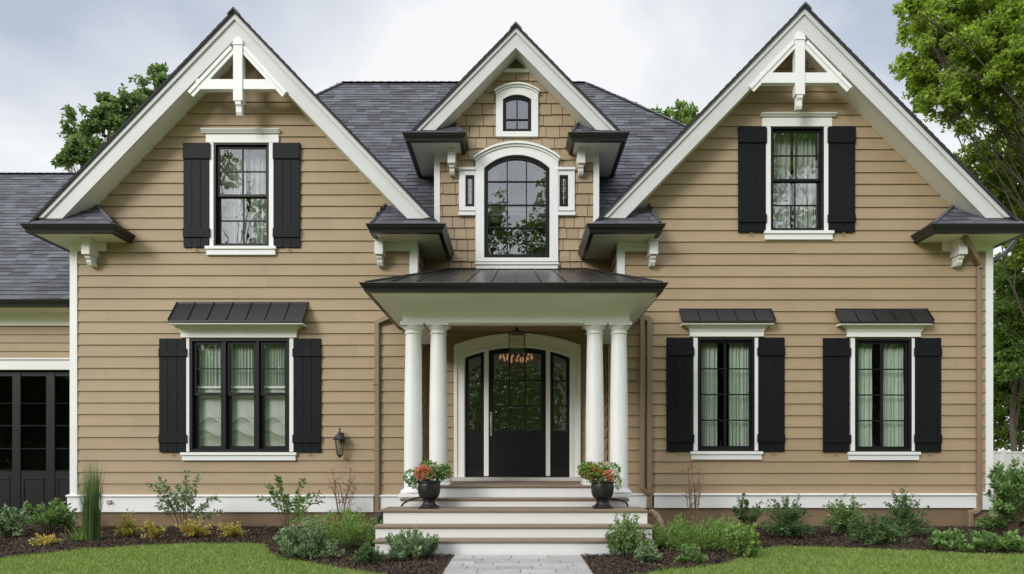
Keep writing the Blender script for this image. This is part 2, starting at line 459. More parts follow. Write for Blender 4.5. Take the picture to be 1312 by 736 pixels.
def lampmat(name, col, s):
    m, nt, b = newmat(name)
    b.inputs['Base Color'].default_value = (*col, 1)
    b.inputs['Emission Color'].default_value = (*col, 1); b.inputs['Emission Strength'].default_value = s
    return m
M['bulb'] = lampmat('warm_bulb', (1.0, 0.52, 0.24), 0.36)
M['candle'] = paint('ivory_candle', (0.75, 0.66, 0.48), 0.5)

# ------------------------------------------------------------------ ground
def grid_sheet(name, x0, x1, y0, y1, z, mat, kind, label=None, cat=None):
    mb = MB(); mb.face((x0,y0,z),(x1,y0,z),(x1,y1,z),(x0,y1,z))
    return tag(mb.build(name, mat), label, cat, kind=kind)
grid_sheet('lawn_ground', -300, 300, -300, 300, -0.004, M['lawn'], 'structure', 'mown green lawn spreading around the house', 'lawn')

def chaikin(pts, k=2):
    for _ in range(k):
        q = [pts[0]]
        for a, b in zip(pts[:-1], pts[1:]):
            q.append(a*0.75+b*0.25); q.append(a*0.25+b*0.75)
        q.append(pts[-1]); pts = q
    return pts
bedL = chaikin([G(*p) for p in ((-260,738),(-90,724),(0,717),(60,709),(150,700.5),(230,697.5),(300,696.5),(342,696.5),(340,704),(352,713),(400,722),(455,731),(500,738),(545,752))])
bedL = [Vector((p.x, p.y, 0)) for p in bedL] + [Vector((-0.79,-5.3,0)), Vector((-0.79,-3.4,0)), Vector((-0.79,-0.0,0)), Vector((-0.79,0.3,0)), Vector((-8.2,0.3,0)), Vector((-8.2,1.6,0)), Vector((-13,1.6,0))]
bedR = chaikin([G(*p) for p in ((775,752),(812,737.5),(855,730),(905,727),(942,718),(965,706),(992,700.5),(1060,701),(1150,705),(1312,711.5),(1480,718))])
bedR = [Vector((0.85,-5.3,0))] + bedR + [Vector((10.4,-1.5,0)), Vector((10.4,2.0,0)), Vector((8.75,2.0,0)), Vector((8.6,0.3,0)), Vector((0.85,0.3,0)), Vector((0.85,-3.4,0))]
def jag(poly):
    rr = random.Random(3)
    return [p + Vector((rr.uniform(-.02,.02), rr.uniform(-.02,.02), 0)) for p in poly]
for poly, lab in ((bedL, 'dark brown mulch bed left of the stone walk'), (bedR, 'dark brown mulch bed right of the stone walk')):
    mb = MB(); mb.face(*[(p.x, p.y, 0.004) for p in jag(poly)])
    o = mb.build('mulch_bed', M['mulch']); tag(o, lab, 'mulch bed', kind='structure')
def inside(poly, xs, ys):
    px = np.array([p.x for p in poly]); py = np.array([p.y for p in poly]); r = np.zeros(len(xs), bool); j = len(px)-1
    for i in range(len(px)):
        c = ((py[i] > ys) != (py[j] > ys)) & (xs < (px[j]-px[i])*(ys-py[i])/(py[j]-py[i]+1e-12)+px[i]); r ^= c; j = i
    return r

rng = np.random.default_rng(11)
def mesh_np(name, V, Fq, mat, smooth=False):       # V (n,3), Fq (m,k)
    me = bpy.data.meshes.new(name)
    k = Fq.shape[1]
    me.vertices.add(len(V)); me.vertices.foreach_set('co', V.astype(np.float32).ravel())
    me.loops.add(Fq.size); me.loops.foreach_set('vertex_index', Fq.astype(np.int32).ravel())
    me.polygons.add(len(Fq)); me.polygons.foreach_set('loop_start', np.arange(0, Fq.size, k, dtype=np.int32))
    me.update(calc_edges=True); me.validate()
    me.materials.append(mat)
    if smooth: me.polygons.foreach_set('use_smooth', [True]*len(Fq))
    o = bpy.data.objects.new(name, me); COL.objects.link(o)
    return o
def unit(a): return a/np.maximum(np.linalg.norm(a, axis=1, keepdims=True), 1e-9)
def leaves(C, L, W, Nn, ln, wd, fold=0.25):        # pointed oval leaf: two quads folded on the midrib
    n = len(C); L = unit(L); W = unit(np.cross(Nn, L)); Nn = np.cross(L, W)
    ln = np.broadcast_to(np.asarray(ln, float), (n,))[:, None]; wd = np.broadcast_to(np.asarray(wd, float), (n,))[:, None]
    b = C; t = C + L*ln
    m1 = C + L*ln*0.35 + W*wd*0.5 + Nn*wd*fold; m2 = C + L*ln*0.35 - W*wd*0.5 + Nn*wd*fold
    q1 = C + L*ln*0.72 + W*wd*0.36 + Nn*wd*fold*0.6; q2 = C + L*ln*0.72 - W*wd*0.36 + Nn*wd*fold*0.6
    V = np.stack([b, m1, q1, t, q2, m2], 1).reshape(-1, 3)
    i = np.arange(n)[:, None]*6
    Fq = np.concatenate([i+np.array([[0,1,2,3]]), i+np.array([[0,3,4,5]])], 0)
    return V, Fq
def join_np(parts):
    Vs, Fs, o = [], [], 0
    for V, Fq in parts:
        Vs.append(V); Fs.append(Fq+o); o += len(V)
    return np.concatenate(Vs), np.concatenate(Fs)

# mulch chips
def chips(poly, n, lab, exclude):
    xs = np.array([p.x for p in poly]); ys = np.array([p.y for p in poly])
    x = rng.uniform(xs.min(), xs.max(), n); y = rng.uniform(max(ys.min(), -6.2), ys.max(), n)
    k = inside(poly, x + rng.normal(0, .025, n), y + rng.normal(0, .025, n)) & ~exclude(x, y); x = x[k]; y = y[k]; n = len(x)
    a = rng.uniform(0, 6.28, n); tilt = rng.normal(0, 0.45, n)
    L = np.stack([np.cos(a)*np.cos(tilt), np.sin(a)*np.cos(tilt), np.sin(tilt)], 1)
    Wd = np.stack([-np.sin(a), np.cos(a), rng.normal(0, .5, n)], 1); Wd = unit(Wd)
    C = np.stack([x, y, rng.uniform(0.006, 0.032, n)], 1)
    l = rng.uniform(.008, .030, n)[:, None]; w = rng.uniform(.004, .009, n)[:, None]
    V = np.stack([C-L*l-Wd*w, C+L*l-Wd*w*.6, C+L*l*1.1+Wd*w*.7, C-L*l*.9+Wd*w], 1).reshape(-1, 3)
    V[:, 2] = np.maximum(V[:, 2], 0.005)
    Fq = np.arange(4*n).reshape(-1, 4)
    o = mesh_np('mulch_chips', V, Fq, M['mulchchip']); tag(o, lab, 'mulch', kind='stuff')
house_ex = lambda x, y: ((x > -8.15) & (x < 8.7) & (y > 0.0)) | ((np.abs(x-0.02) < 1.92) & (y > -3.5))
chips(bedL, 150000, 'loose bark mulch chips covering the left bed', house_ex)
chips(bedR, 160000, 'loose bark mulch chips covering the right bed', house_ex)

def litter(poly, n, lab):
    xs = np.array([p.x for p in poly]); ys = np.array([p.y for p in poly])
    x = rng.uniform(xs.min(), xs.max(), n); y = rng.uniform(max(ys.min(), -6.0), ys.max(), n); k = inside(poly, x, y) & ~house_ex(x, y); x = x[k]; y = y[k]; n = len(x)
    C = np.stack([x, y, rng.uniform(.022, .034, n)], 1); a = rng.uniform(0, 6.28, n)
    V, Fq = leaves(C, np.stack([np.cos(a), np.sin(a), rng.normal(0, .25, n)], 1), None, rng.normal(size=(n, 3))*.35+np.array([0, 0, 1]), rng.uniform(.02, .05, n), rng.uniform(.01, .025, n), .3)
    tag(mesh_np('fallen_leaves', V, Fq, M['dryleaf']), lab, 'leaf litter', kind='stuff')
litter(bedL, 900, 'scattered dry leaves lying on the left mulch bed')
litter(bedR, 900, 'scattered dry leaves lying on the right mulch bed')

# grass blades on the lawn in view
def grass():
    n = 420000
    d = rng.uniform(5.6, 10.6, n)**1.0
    x = rng.uniform(-10.5, 10.5, n)
    y = d - CAMD
    jx, jy = rng.normal(0, .022, n), rng.normal(0, .022, n)
    keep = ~inside(bedL, x+jx, y+jy) & ~inside(bedR, x+jx, y+jy) & ~((x > -0.83) & (x < 0.89)) & (np.abs(x) < d*0.86+0.6) & (d > 6.2)
    keep &= ~((x < -8.2) & (y > 0.5)) & (rng.uniform(0, 1, n) < np.clip(7.6/d, 0, 1)**1.2)
    x, y = x[keep], y[keep]; n = len(x)
    h = rng.uniform(.016, .042, n)*(1+.22*np.sin(x*3.1+y*2.3)*np.sin(x*1.3-y*4.1)+.15*np.sin(x*7.7+y*5.1)); a = rng.uniform(0, 6.28, n); w = rng.uniform(.0025, .0055, n)
    lx = rng.normal(0, .75, n)*h; ly = rng.normal(0, .75, n)*h
    b0 = np.stack([x-np.cos(a)*w, y-np.sin(a)*w, np.full(n, -0.004)], 1)
    b1 = np.stack([x+np.cos(a)*w, y+np.sin(a)*w, np.full(n, -0.004)], 1)
    t = np.stack([x+lx, y+ly, h], 1)
    V = np.stack([b0, b1, t], 1).reshape(-1, 3)
    o = mesh_np('grass', V, np.arange(3*n).reshape(-1, 3), M['grassblade'])
    tag(o, 'short mown grass blades of the front lawn', 'grass', kind='stuff')
grass()

# walkway
def walkway():
    mb = MB(); rr = random.Random(5)
    y = -3.52; row = 0
    while y > -15.5:
        h = rr.choice((0.20, 0.20, 0.26)); x = -0.79
        first = True
        while x < 0.85-0.02:
            w = rr.uniform(0.30, 0.56) if not first else rr.uniform(.18, .5); first = False
            if x + w > 0.85-0.14: w = 0.85-x
            j = rr.uniform(0, .003)
            mb.box(x+.005, x+w-.005, y-h+.013, y-.013, -0.03, 0.012+j)
            x += w
        y -= h
    tag(mb.build('stone_walk', M['stone'], bevel=0.004), 'pale grey stone paver walk leading to the front steps', 'walk', kind='structure')
    mb = MB(); mb.face(*[(x,y,0.0085) for x,y in ((-0.80,-15.5),(0.86,-15.5),(0.86,-3.51),(-0.80,-3.51))])
    tag(mb.build('walk_base', M['foundation']), 'sandy joints under the stone walk', 'walk', kind='structure')
walkway()

# ------------------------------------------------------------------ the house
house = thing('house', (0,0,0), 'tan two-gable house with white trim, dark shutters and a columned porch', 'house')
def part(name, mb, mat, parent=None, label=None, **kw):
    o = mb.build(name, mat, parent or house, **kw)
    if label: o['label'] = label
    return o

def lap_wall(mb, zlo, zhi, pitch, outline, holes, place, t=0.023, seed=0, shingle=False, joint=5.5):
    rr = random.Random(seed); zc = zlo
    while zc < zhi - 1e-6:
        z1c = min(zc+pitch, zhi)
        br = {zc, z1c}
        for h in holes:
            for z in (h[2], h[3]):
                if zc < z < z1c: br.add(z)
        br = sorted(br)
        ua, ub = outline(zc)
        joints = []
        u = ua - rr.uniform(0, joint)
        if shingle:
            u = ua - rr.uniform(0, .3)
            while u < ub:
                joints.append(u); u += rr.uniform(.17, .38)
        else:
            while u < ub:
                joints.append(u); u += rr.uniform(joint*.7, joint*1.3)
        dz = {}
        for za, zb in zip(br[:-1], br[1:]):
            zm = (za+zb)/2
            a0, b0 = outline(za); a1, b1 = outline(zb)
            if b0 - a0 < .02: continue
            iv = [(a0, b0)]
            for h in holes:
                if h[2] < zm < h[3]:
                    nv = []
                    for a, b in iv:
                        if h[1] <= a or h[0] >= b: nv.append((a, b)); continue
                        if h[0] > a: nv.append((a, h[0]))
                        if h[1] < b: nv.append((h[1], b))
                    iv = nv
            gap = .010 if shingle else .0028
            o0 = t*(1-(za-zc)/pitch)+.004; o1 = t*(1-(zb-zc)/pitch)+.004
            for a, b in iv:
                n = len(mb.v)                         # backing sheet behind the joints
                if not shingle: mb.v += [place(a, za, .001), place(b, za, .001), place(b+(b1-b0 if b == b0 else 0), zb, .001), place(a+(a1-a0 if a == a0 else 0), zb, .001)]; mb.f.append((n, n+1, n+2, n+3))
                cuts = [a] + [j for j in joints if a+.02 < j < b-.02] + [b]
                for c0, c1 in zip(cuts[:-1], cuts[1:]):
                    l0 = c0 + (gap/2 if c0 != a else 0); l1 = c1 - (gap/2 if c1 != b else 0)
                    key = round(c0, 4)
                    dd = dz.setdefault(key, rr.uniform(-.006, .006) if shingle else rr.uniform(-.002, .002)) if za == zc else 0
                    zz = za + (dd if za == zc else 0)
                    ta = l0 if c0 != a else l0 + (a1-a0); tb = l1 if c1 != b else l1 + (b1-b0)
                    n = len(mb.v)
                    pts = [place(l0, zz, o0), place(l1, zz, o0), place(tb, zb, o1), place(ta, zb, o1)]
                    mb.v += pts; mb.f.append((n, n+1, n+2, n+3))
                    if za == zc:
                        mb.v += [place(l0, zz, -.002), place(l1, zz, -.002)]
                        mb.f.append((n, n+4, n+5, n+1))
                        if shingle:
                            mb.v += [place(ta, zb, -.002), place(tb, zb, -.002)]
                            mb.f.append((n, n+3, n+6, n+4)); mb.f.append((n+1, n+5, n+7, n+2))
        zc = z1c
front = lambda y: (lambda u, z, o: (u, y-o, z))

YF = -0.41           # rake fascia plane of the wings
PITCH = 0.2113
def arch(x0, x1, z0, zs, zcr, n=14):   # outline: bottom-left, bottom-right, then the segmental arch right to left
    w = (x1-x0)/2; h = max(zcr-zs, 1e-4); r = (w*w+h*h)/(2*h); cz = zcr-r; cx = (x0+x1)/2
    a = math.asin(min(1, w/r))
    return [(x0, z0), (x1, z0)] + [(cx+r*math.sin(t), cz+r*math.cos(t)) for t in [a - 2*a*i/n for i in range(n+1)]]
def rect(x0, x1, z0, z1): return [(x0,z0),(x1,z0),(x1,z1),(x0,z1)]

# --- shingled roof slope: polygon given by u-interval as a function of v
def shingles(mb, O, U, V_, vmax, uint, course=0.145, seed=1, lift=0.010, tab=(.20,.42)):
    rr = random.Random(seed); O, U, V_ = Vector(O), Vector(U).normalized(), Vector(V_).normalized(); Nn = U.cross(V_).normalized()
    if Nn.z < 0: Nn = -Nn
    v = -0.02
    while v < vmax:
        v1 = min(v+course, vmax)
        a0, b0 = uint(max(v, 0)); a1, b1 = uint(v1)
        if b0 - a0 < .03: break
        u = a0 - rr.uniform(0, .25); first = True
        while u < b0:
            w = rr.uniform(*tab); ua, ub = max(u, a0), min(u+w, b0)
            if ub - ua > .012:
                sa = (a1-a0) if ua == a0 else 0; sb = (b1-b0) if ub == b0 else 0
                dv = rr.uniform(-.012, .012); lf = lift*rr.uniform(.7, 1.3)
                P = lambda uu, vv, nn: tuple(O + U*uu + V_*vv + Nn*nn)
                n = len(mb.v)
                mb.v += [P(ua+.0015, v+dv, lf), P(ub-.0015, v+dv, lf), P(ub-.0015+sb, v1, .002), P(ua+.0015+sa, v1, .002), P(ua+.0015, v+dv, -.004), P(ub-.0015, v+dv, -.004)]
                mb.f += [(n,n+1,n+2,n+3),(n,n+4,n+5,n+1)]
            u += w
        v = v1

gut_prof = [(0,0),(0.135,0),(0.14,-.012),(0.128,-.03),(0.118,-.055),(0.085,-.10),(0.075,-.145),(0.0,-.145)]

def gable_roof(ap, lend, rend, yf, yb, fw_px, zend_px, name, hw_l, hw_r, zeave, seed):
    """fascia, soffit, slab and shingles of one front gable; ap/lend/rend are photo pixels of the fascia's outer edge at depth yf"""
    A = (X(ap[0], yf), Z(ap[1], yf)); Lp = (X(lend, yf), Z(zend_px, yf)); Rp = (X(rend, yf), Z(zend_px, yf))
    s_l = (A[1]-Lp[1])/(A[0]-Lp[0]); s_r = (A[1]-Rp[1])/(Rp[0]-A[0])
    fw = fw_px*(yf+CAMD)/F
    inner_z = A[1] - fw*(s_l+s_r)/2
    fz = Lp[1]
    outer = [Lp, A, Rp]; inner = [(Lp[0]+fw, fz), (A[0], inner_z), (Rp[0]-fw, fz)]
    mb = MB(); mb.ring(outer, inner, yf-.028, yf, closed=False)
    fas = part('rake_board', mb, M['rake'], bevel=.003)
    mb = MB()                                        # crown moulding along the top of the rake
    cw = fw*.24
    mb.ring([(Lp[0]-.012, fz+.004), (A[0], A[1]+.012), (Rp[0]+.012, fz+.004)], [(Lp[0]+cw, fz+.004), (A[0], A[1]-cw*(s_l+s_r)/2), (Rp[0]-cw, fz+.004)], yf-.058, yf-.0285, closed=False)
    mb.build('crown_moulding', M['rake'], fas, bevel=.004)
    mb = MB()
    so = .02
    mb.ring([(Lp[0]+.01, fz+.002), (A[0], A[1]-.01), (Rp[0]-.01, fz+.002)], [(Lp[0]+fw-so, fz+.002), (A[0], inner_z+so), (Rp[0]-fw+so, fz+.002)], yf+.002, yf+.60, closed=False)
    mb.build('soffit', M['cream'], fas)
    # slab
    el = A[0]-(A[1]-zeave)/s_l; er = A[0]+(A[1]-zeave)/s_r
    th = .045
    mb = MB(); y0 = yf-.085
    lo = [(el, zeave), A, (er, zeave)]; hi = [(el-.01, zeave+th), (A[0], A[1]+th*1.25), (er+.01, zeave+th)]
    mb.ring(hi, lo, y0, yb, closed=False)
    roof = part('roof', mb, M['roofbase'])
    mb = MB()
    Tl = Vector((hi[0][0], y0, hi[0][1])); Ta = Vector((A[0], y0, hi[1][1])); Tr = Vector((hi[2][0], y0, hi[2][1]))
    ln = (Ta-Tl).length
    shingles(mb, Tl, (0,1,0), Ta-Tl, ln, lambda v: (0, yb-y0), seed=seed)
    ln = (Ta-Tr).length
    shingles(mb, Tr, (0,1,0), Ta-Tr, ln, lambda v: (0, yb-y0), seed=seed+1)
    mb.build('shingles', M['shingle'], roof)
    mb = MB()
    y = y0-.02
    rr = random.Random(seed)
    while y < yb:
        w = .11; zt = hi[1][1]+.02
        for sx, sl in ((-1, s_l), (1, s_r)):
            mb.face((A[0], y, zt+.012), (A[0]+sx*w, y, zt+.012-w*sl), (A[0]+sx*w, y+.24, zt-w*sl), (A[0], y+.24, zt))
            mb.face((A[0], y, zt+.012), (A[0]+sx*w, y, zt+.012-w*sl), (A[0]+sx*w, y, zt-.03-w*sl), (A[0], y, zt-.03))
        y += .2
    mb.build('ridge_cap', M['shingle'], roof)
    return A, s_l, s_r, inner_z, fw, el, er

ZG = 5.345           # gutter lip height of the wings
wingL = gable_roof((302, 20), 51, 552, YF, 4.6, 30, 281, 'left', 0, 0, ZG+.03, 10)
wingR = gable_roof((1029, 13.5), 771, 1292, YF, 4.6, 30, 280.5, 'right', 0, 0, ZG+.03, 20)

# --- windows: frame (part) > casing, header, sill, glazing bars, glass, room lining
wall_holes = {'L': [], 'R': [], 'D': []}
def room(win, x0, x1, z0, z1, y0, depth, mat='room'):
    mb = MB(); y1 = y0+depth; e = .5
    X0, X1, Z0, Z1 = x0-e, x1+e, z0-e*.6, z1+e*.3
    mb.face((X0,y1,Z0),(X1,y1,Z0),(X1,y1,Z1),(X0,y1,Z1))
    mb.face((X0,y0,Z0),(X0,y1,Z0),(X0,y1,Z1),(X0,y0,Z1)); mb.face((X1,y0,Z0),(X1,y1,Z0),(X1,y1,Z1),(X1,y0,Z1))
    mb.face((X0,y0,Z0),(X1,y0,Z0),(X1,y1,Z0),(X0,y1,Z0)); mb.face((X0,y0,Z1),(X1,y0,Z1),(X1,y1,Z1),(X0,y1,Z1))
    # inside face of the wall round the opening
    mb.face((X0,y0,Z0),(x0,y0,Z0),(x0,y0,Z1),(X0,y0,Z1)); mb.face((x1,y0,Z0),(X1,y0,Z0),(X1,y0,Z1),(x1,y0,Z1))
    mb.face((x0,y0,Z0),(x1,y0,Z0),(x1,y0,z0),(x0,y0,z0)); mb.face((x0,y0,z1),(x1,y0,z1),(x1,y0,Z1),(x0,y0,Z1))
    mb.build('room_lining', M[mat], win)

def sash(mb, gl, x0, x1, z0, z1, y, cols, rows, st=.045, mw=.020, dep=.035, bars=None, cmw=None):
    """a sash frame with glazing bars, glass set back in it"""
    mb.ring(rect(x0,x1,z0,z1), rect(x0+st,x1-st,z0+st,z1-st), y, y+dep)
    gx0, gx1, gz0, gz1 = x0+st, x1-st, z0+st, z1-st
    for i in range(1, cols):
        c = gx0+(gx1-gx0)*i/cols; w = (cmw or mw)/2; mb.box(c-w, c+w, y+.004, y+dep-.004, gz0, gz1)
    for j in range(1, rows):
        c = gz0+(gz1-gz0)*j/rows; mb.box(gx0, gx1, y+.006, y+dep-.006, c-mw/2, c+mw/2)
    for i in range(cols):
        for j in range(rows):
            a0 = gx0+(gx1-gx0)*i/cols; a1 = gx0+(gx1-gx0)*(i+1)/cols; c0 = gz0+(gz1-gz0)*j/rows; c1 = gz0+(gz1-gz0)*(j+1)/rows
            t = random.uniform(-.0012, .0012); s = random.uniform(-.0012, .0012)
            yy = y+dep*.55
            gl.face((a0,yy+t,c0),(a1,yy-t,c0),(a1,yy-t+s,c1),(a0,yy+t+s,c1))

def frame_window(fpx, y=0.0, glass='glass', wall='L', fr=.05):
    """black window frame in photo pixels (x0,x1,y0,y1) set into the wall at depth y"""
    x0, x1, z0, z1 = X(fpx[0],y), X(fpx[1],y), Z(fpx[3],y), Z(fpx[2],y)
    wall_holes[wall].append((x0+.02, x1-.02, z0+.02, z1-.02))
    mb = MB(); mb.ring(rect(x0,x1,z0,z1), rect(x0+fr,x1-fr,z0+fr,z1-fr), y-.035, y+.11)
    w = part('window', mb, M['black'], bevel=.003)
    return w, x0, x1, z0, z1
def casing(w, cl, cr, z0, z1, x0, x1, y, th=.045):
    for a, b in ((cl, x0), (x1, cr)):
        mb = MB(); mb.box(a, b, y-th, y+.02, z0, z1); mb.build('casing', M['white'], w, bevel=.004)
def sill(w, px0, px1, py0, py1, y):
    mb = MB()
    zt, zb = Z(py0, y), Z(py1, y); zm = zt-(zt-zb)*.36
    mb.box(X(px0,y)-.012, X(px1,y)+.012, y-.085, y+.02, zm, zt)
    mb.box(X(px0,y)+.006, X(px1,y)-.006, y-.06, y+.02, zb, zm-.0005)
    mb.build('sill', M['white'], w, bevel=.005)
def header(w, hpx, cpx, y):
    mb = MB(); mb.pbox(hpx[0], hpx[1], hpx[2], hpx[3], y-.05, y+.02)
    x0, x1 = X(cpx[0], y), X(cpx[1], y); zt, zb = Z(cpx[2], y), Z(hpx[2], y)
    mb.prism_x([(y+.02, zb+.0005), (y-.055, zb+.0005), (y-.06, zb+.012), (y-.095, zt-.018), (y-.10, zt), (y+.02, zt)], x0, x1)
    mb.build('header', M['white'], w, bevel=.003)

def shutter(px0, px1, py0, py1, tb, bb, inner, y=0.0):
    yb = y-.024; yf = yb-.03
    x0, x1, z0, z1 = X(px0,yf), X(px1,yf), Z(py1,yf), Z(py0,yf)
    mb = MB(); w = (x1-x0)/3
    for i in range(3): mb.box(x0+w*i+.0025, x0+w*(i+1)-.0025, yf, yb, z0, z1)
    mb.box(x0+.004, x1-.004, yf+.006, yb-.001, z0+.001, z1-.001)
    s = part('shutter', mb, M['shutter'], bevel=.004)
    ex = .018
    for b in (tb, bb):
        a, c = (x0-(ex if inner < 0 else -.001), x1+(ex if inner > 0 else -.001))
        mb = MB(); mb.box(a, c, yf-.024, yf+.002, Z(b[1],yf), Z(b[0],yf))
        mb.build('batten', M['shutter'], s, bevel=.005)
    mb = MB(); cx = (x0+x1)/2 + inner*-.02
    mb.tube([(cx,y-.02,z0-.03),(cx,yf-.02,z0-.03),(cx,yf-.022,z0-.012)], .006, 6); mb.box(cx-.03, cx+.03, yf-.026, yf-.02, z0-.042, z0-.026)
    mb.build('shutter_dog', M['tanpipe'], s)

# upper double-hung windows
def upper(fp, cas, hp, cp, sp, shl, shr, tb, bb, mrail, wall):
    w, x0, x1, z0, z1 = frame_window(fp, 0, wall=wall, fr=.035)
    casing(w, X(cas[0]), X(cas[1]), z0, z1, x0, x1, 0)
    header(w, hp, cp, 0); sill(w, *sp, 0)
    zr = Z(mrail)
    mb, gl = MB(), MB()
    sash(mb, gl, x0+.035, x1-.035, zr-.02, z1-.035, .015, 2, 2, st=.045, mw=.024)
    sash(mb, gl, x0+.035, x1-.035, z0+.035, zr+.02, .053, 2, 2, st=.05, mw=.024)
    mb.build('sash', M['black'], w, bevel=.002)
    gl.build('glass_panes', M['glass_hi'], w)
    room(w, x0+.03, x1-.03, z0+.03, z1-.03, .12, 2.0)
    for (a, b), inn in ((shl, 1), (shr, -1)): shutter(a, b, fp[2]-1.5, fp[3]+.3, tb, bb, inn)
    return w, x0, x1, z0, z1
WUL = upper((275,345.6,184.5,316.7), (269,351.5), (263.5,357,172.5,182.8), (260,359.5,167.5), (265.5,354.5,317,328), (234.7,268.2), (351,384.4), (184,204), (293,304.5), 250.5, 'L')
WUR = upper((986.5,1054.6,163.7,297), (980.6,1061.3), (977,1066.5,151,162), (973.5,1069.4,147.5), (978.5,1065.5,297.3,308.5), (946,981), (1061.4,1096), (164,183.5), (275,285.5), 230.5, 'R')

def hood(px0, px1, pyt, pyb, o, fpx0, fpx1, pyf, seams, crown_px):
    """metal shed hood over a window, on a cream frieze with a crown"""
    x0, x1 = X(px0), X(px1); zt = Z(pyt); zb = Z(pyb, -o)
    yb = -.006
    mb = MB(); mb.prism_x([(yb, zt), (-.02, zt), (-o, zb), (-o, zb-.03), (-o+.015, zb-.03), (yb, zt-.06)], x0, x1)
    h = part('window_hood', mb, M['metal'], bevel=.003)
    mb = MB()
    for i in range(seams+1):
        x = x0+(x1-x0)*i/seams; x = min(max(x, x0+.008), x1-.008)
        mb.bar((x, -.02, zt+.012), (x, -o-.002, zb+.012), .014, .026, up=(0, -.6, .8))
    mb.box(x0-.004, x1+.004, -.03, -.004, zt-.012, zt+.022)
    mb.build('standing_seams', M['metal'], h)
    mb = MB()
    fx0, fx1, zf = X(fpx0), X(fpx1), Z(pyf)
    mb.box(fx0, fx1, -.05, .01, zf, zb-.035)
    zs = zb-.032; yo = -o+.03
    pts = [(-.05, zs-.20), (-.065, zs-.195), (-.075, zs-.15), (-.105, zs-.09), (-.17, zs-.04), (yo, zs-.035), (yo, zs), (-.05, zs)]
    cxo = .10
    for (ax, bx) in ((fx0-cxo, fx1+cxo),):
        mb.prism_x([(yo, zs-.03), (yo, zs), (-.004, zs), (-.004, zs-.03)], x0+.02, x1-.02)
    # crown wraps the three sides of the frieze
    prof = [(0,-.13),(.010,-.13),(.018,-.10),(.045,-.06),(.085,-.042),(.09,-.031),(0,-.031)]
    mb.sweep(prof, [(fx0, -.006), (fx0, -.0505), (fx1, -.0505), (fx1, -.006)], zs, left=False)
    mb.build('hood_frieze', M['cream'], h, bevel=.002)
    return h

hood(227, 395.5, 389, 410.7, .33, 233, 381, 433.3, 7, None)
hood(870, 988, 397.5, 411, .22, 883.3, 977.5, 432, 5, None)
hood(1069.5, 1187.5, 397.5, 411.5, .22, 1084, 1178, 432.5, 5, None)

# lower left triple window
def triple():
    w, x0, x1, z0, z1 = frame_window((244,371.7,434.5,579), 0, wall='L', fr=.05)
    casing(w, X(238.5), X(377), z0, z1, x0, x1, 0); sill(w, 234.5, 380.5, 580, 590.3, 0)
    mb, gl = MB(), MB()
    xm = [x0+.05, X(288)-.0, X(330.5), x1-.05]
    for i in range(3):
        a, b = xm[i]+(.03 if i else 0), xm[i+1]-(.03 if i < 2 else 0)
        sash(mb, gl, a, b, Z(505)-.032, z1-.05, .012, 1, 2, st=.052, mw=.022)
        sash(mb, gl, a+.01, b-.01, z0+.05, Z(505)+.030, .05, 1, 1, st=.055)
    for i in (1, 2): mb.box(xm[i]-.03, xm[i]+.03, -.028, .10, z0+.05, z1-.05)
    mb.build('sash', M['black'], w, bevel=.003); gl.build('glass_panes', M['glass'], w)
    room(w, x0+.04, x1-.04, z0+.04, z1-.04, .12, 2.2)
    shutter(203.5, 238.3, 433.8, 579.6, (447,457.2), (557.2,567.8), 1); shutter(376.2, 411, 433.8, 579.6, (447,457.2), (557.2,567.8), -1)
    return x0, x1, z0, z1, xm
WLL = triple()
def lower_right(dx, dy=0.0):
    w, x0, x1, z0, z1 = frame_window((893.2+dx,966+dx,433.6+dy,577.6+dy), 0, wall='R', fr=.045)
    casing(w, X(888+dx), X(971.3+dx), z0, z1, x0, x1, 0); sill(w, 884.6+dx, 975+dx, 578.8+dy, 589.3+dy, 0)
    mb, gl = MB(), MB()
    sash(mb, gl, x0+.045, x1-.045, z0+.045, z1-.045, .015, 2, 4, st=.04, mw=.024, cmw=.045)
    mb.build('sash', M['black'], w, bevel=.003); gl.build('glass_panes', M['glass_lo'], w)
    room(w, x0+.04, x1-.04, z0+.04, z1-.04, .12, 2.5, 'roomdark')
    shutter(854+dx, 888+dx, 432.6+dy, 578.6+dy, (445.6+dy,456+dy), (556.5+dy,567+dy), 1); shutter(971.4+dx, 1005.6+dx, 432.6+dy, 578.6+dy, (445.6+dy,456+dy), (556.5+dy,567+dy), -1)
    return x0, x1, z0, z1
WR1 = lower_right(0); WR2 = lower_right(200.8, .6)

# --- siding of the two wing fronts
def wing_outline(W, xa, xb, zgab):
    A, sl, sr, iz, fw, el, er = W
    top = iz+.10
    def f(z):
        a, b = xa, xb
        if z > zgab:
            a = max(xa, A[0]-(top-z)/sl); b = min(xb, A[0]+(top-z)/sr)
        return (a, b)
    return f, top
xLa, xLb = X(91)+.0, X(535.5)
xRa, xRb = X(791), X(1271)
ZW = Z(634.5)
fL, topL = wing_outline(wingL, xLa+.03, xLb-.03, 4.5)
fR, topR = wing_outline(wingR, xRa+.03, xRb-.03, 4.5)
ENT = (X(541), X(779))                                   # the entry recess
mb = MB(); lap_wall(mb, ZW, topL-.03, PITCH, fL, wall_holes['L'], front(0), seed=3)
part('siding', mb, M['siding'])
mb = MB(); lap_wall(mb, ZW-.02, topR-.03, PITCH, fR, wall_holes['R'], front(0), seed=4)
part('siding', mb, M['siding'])

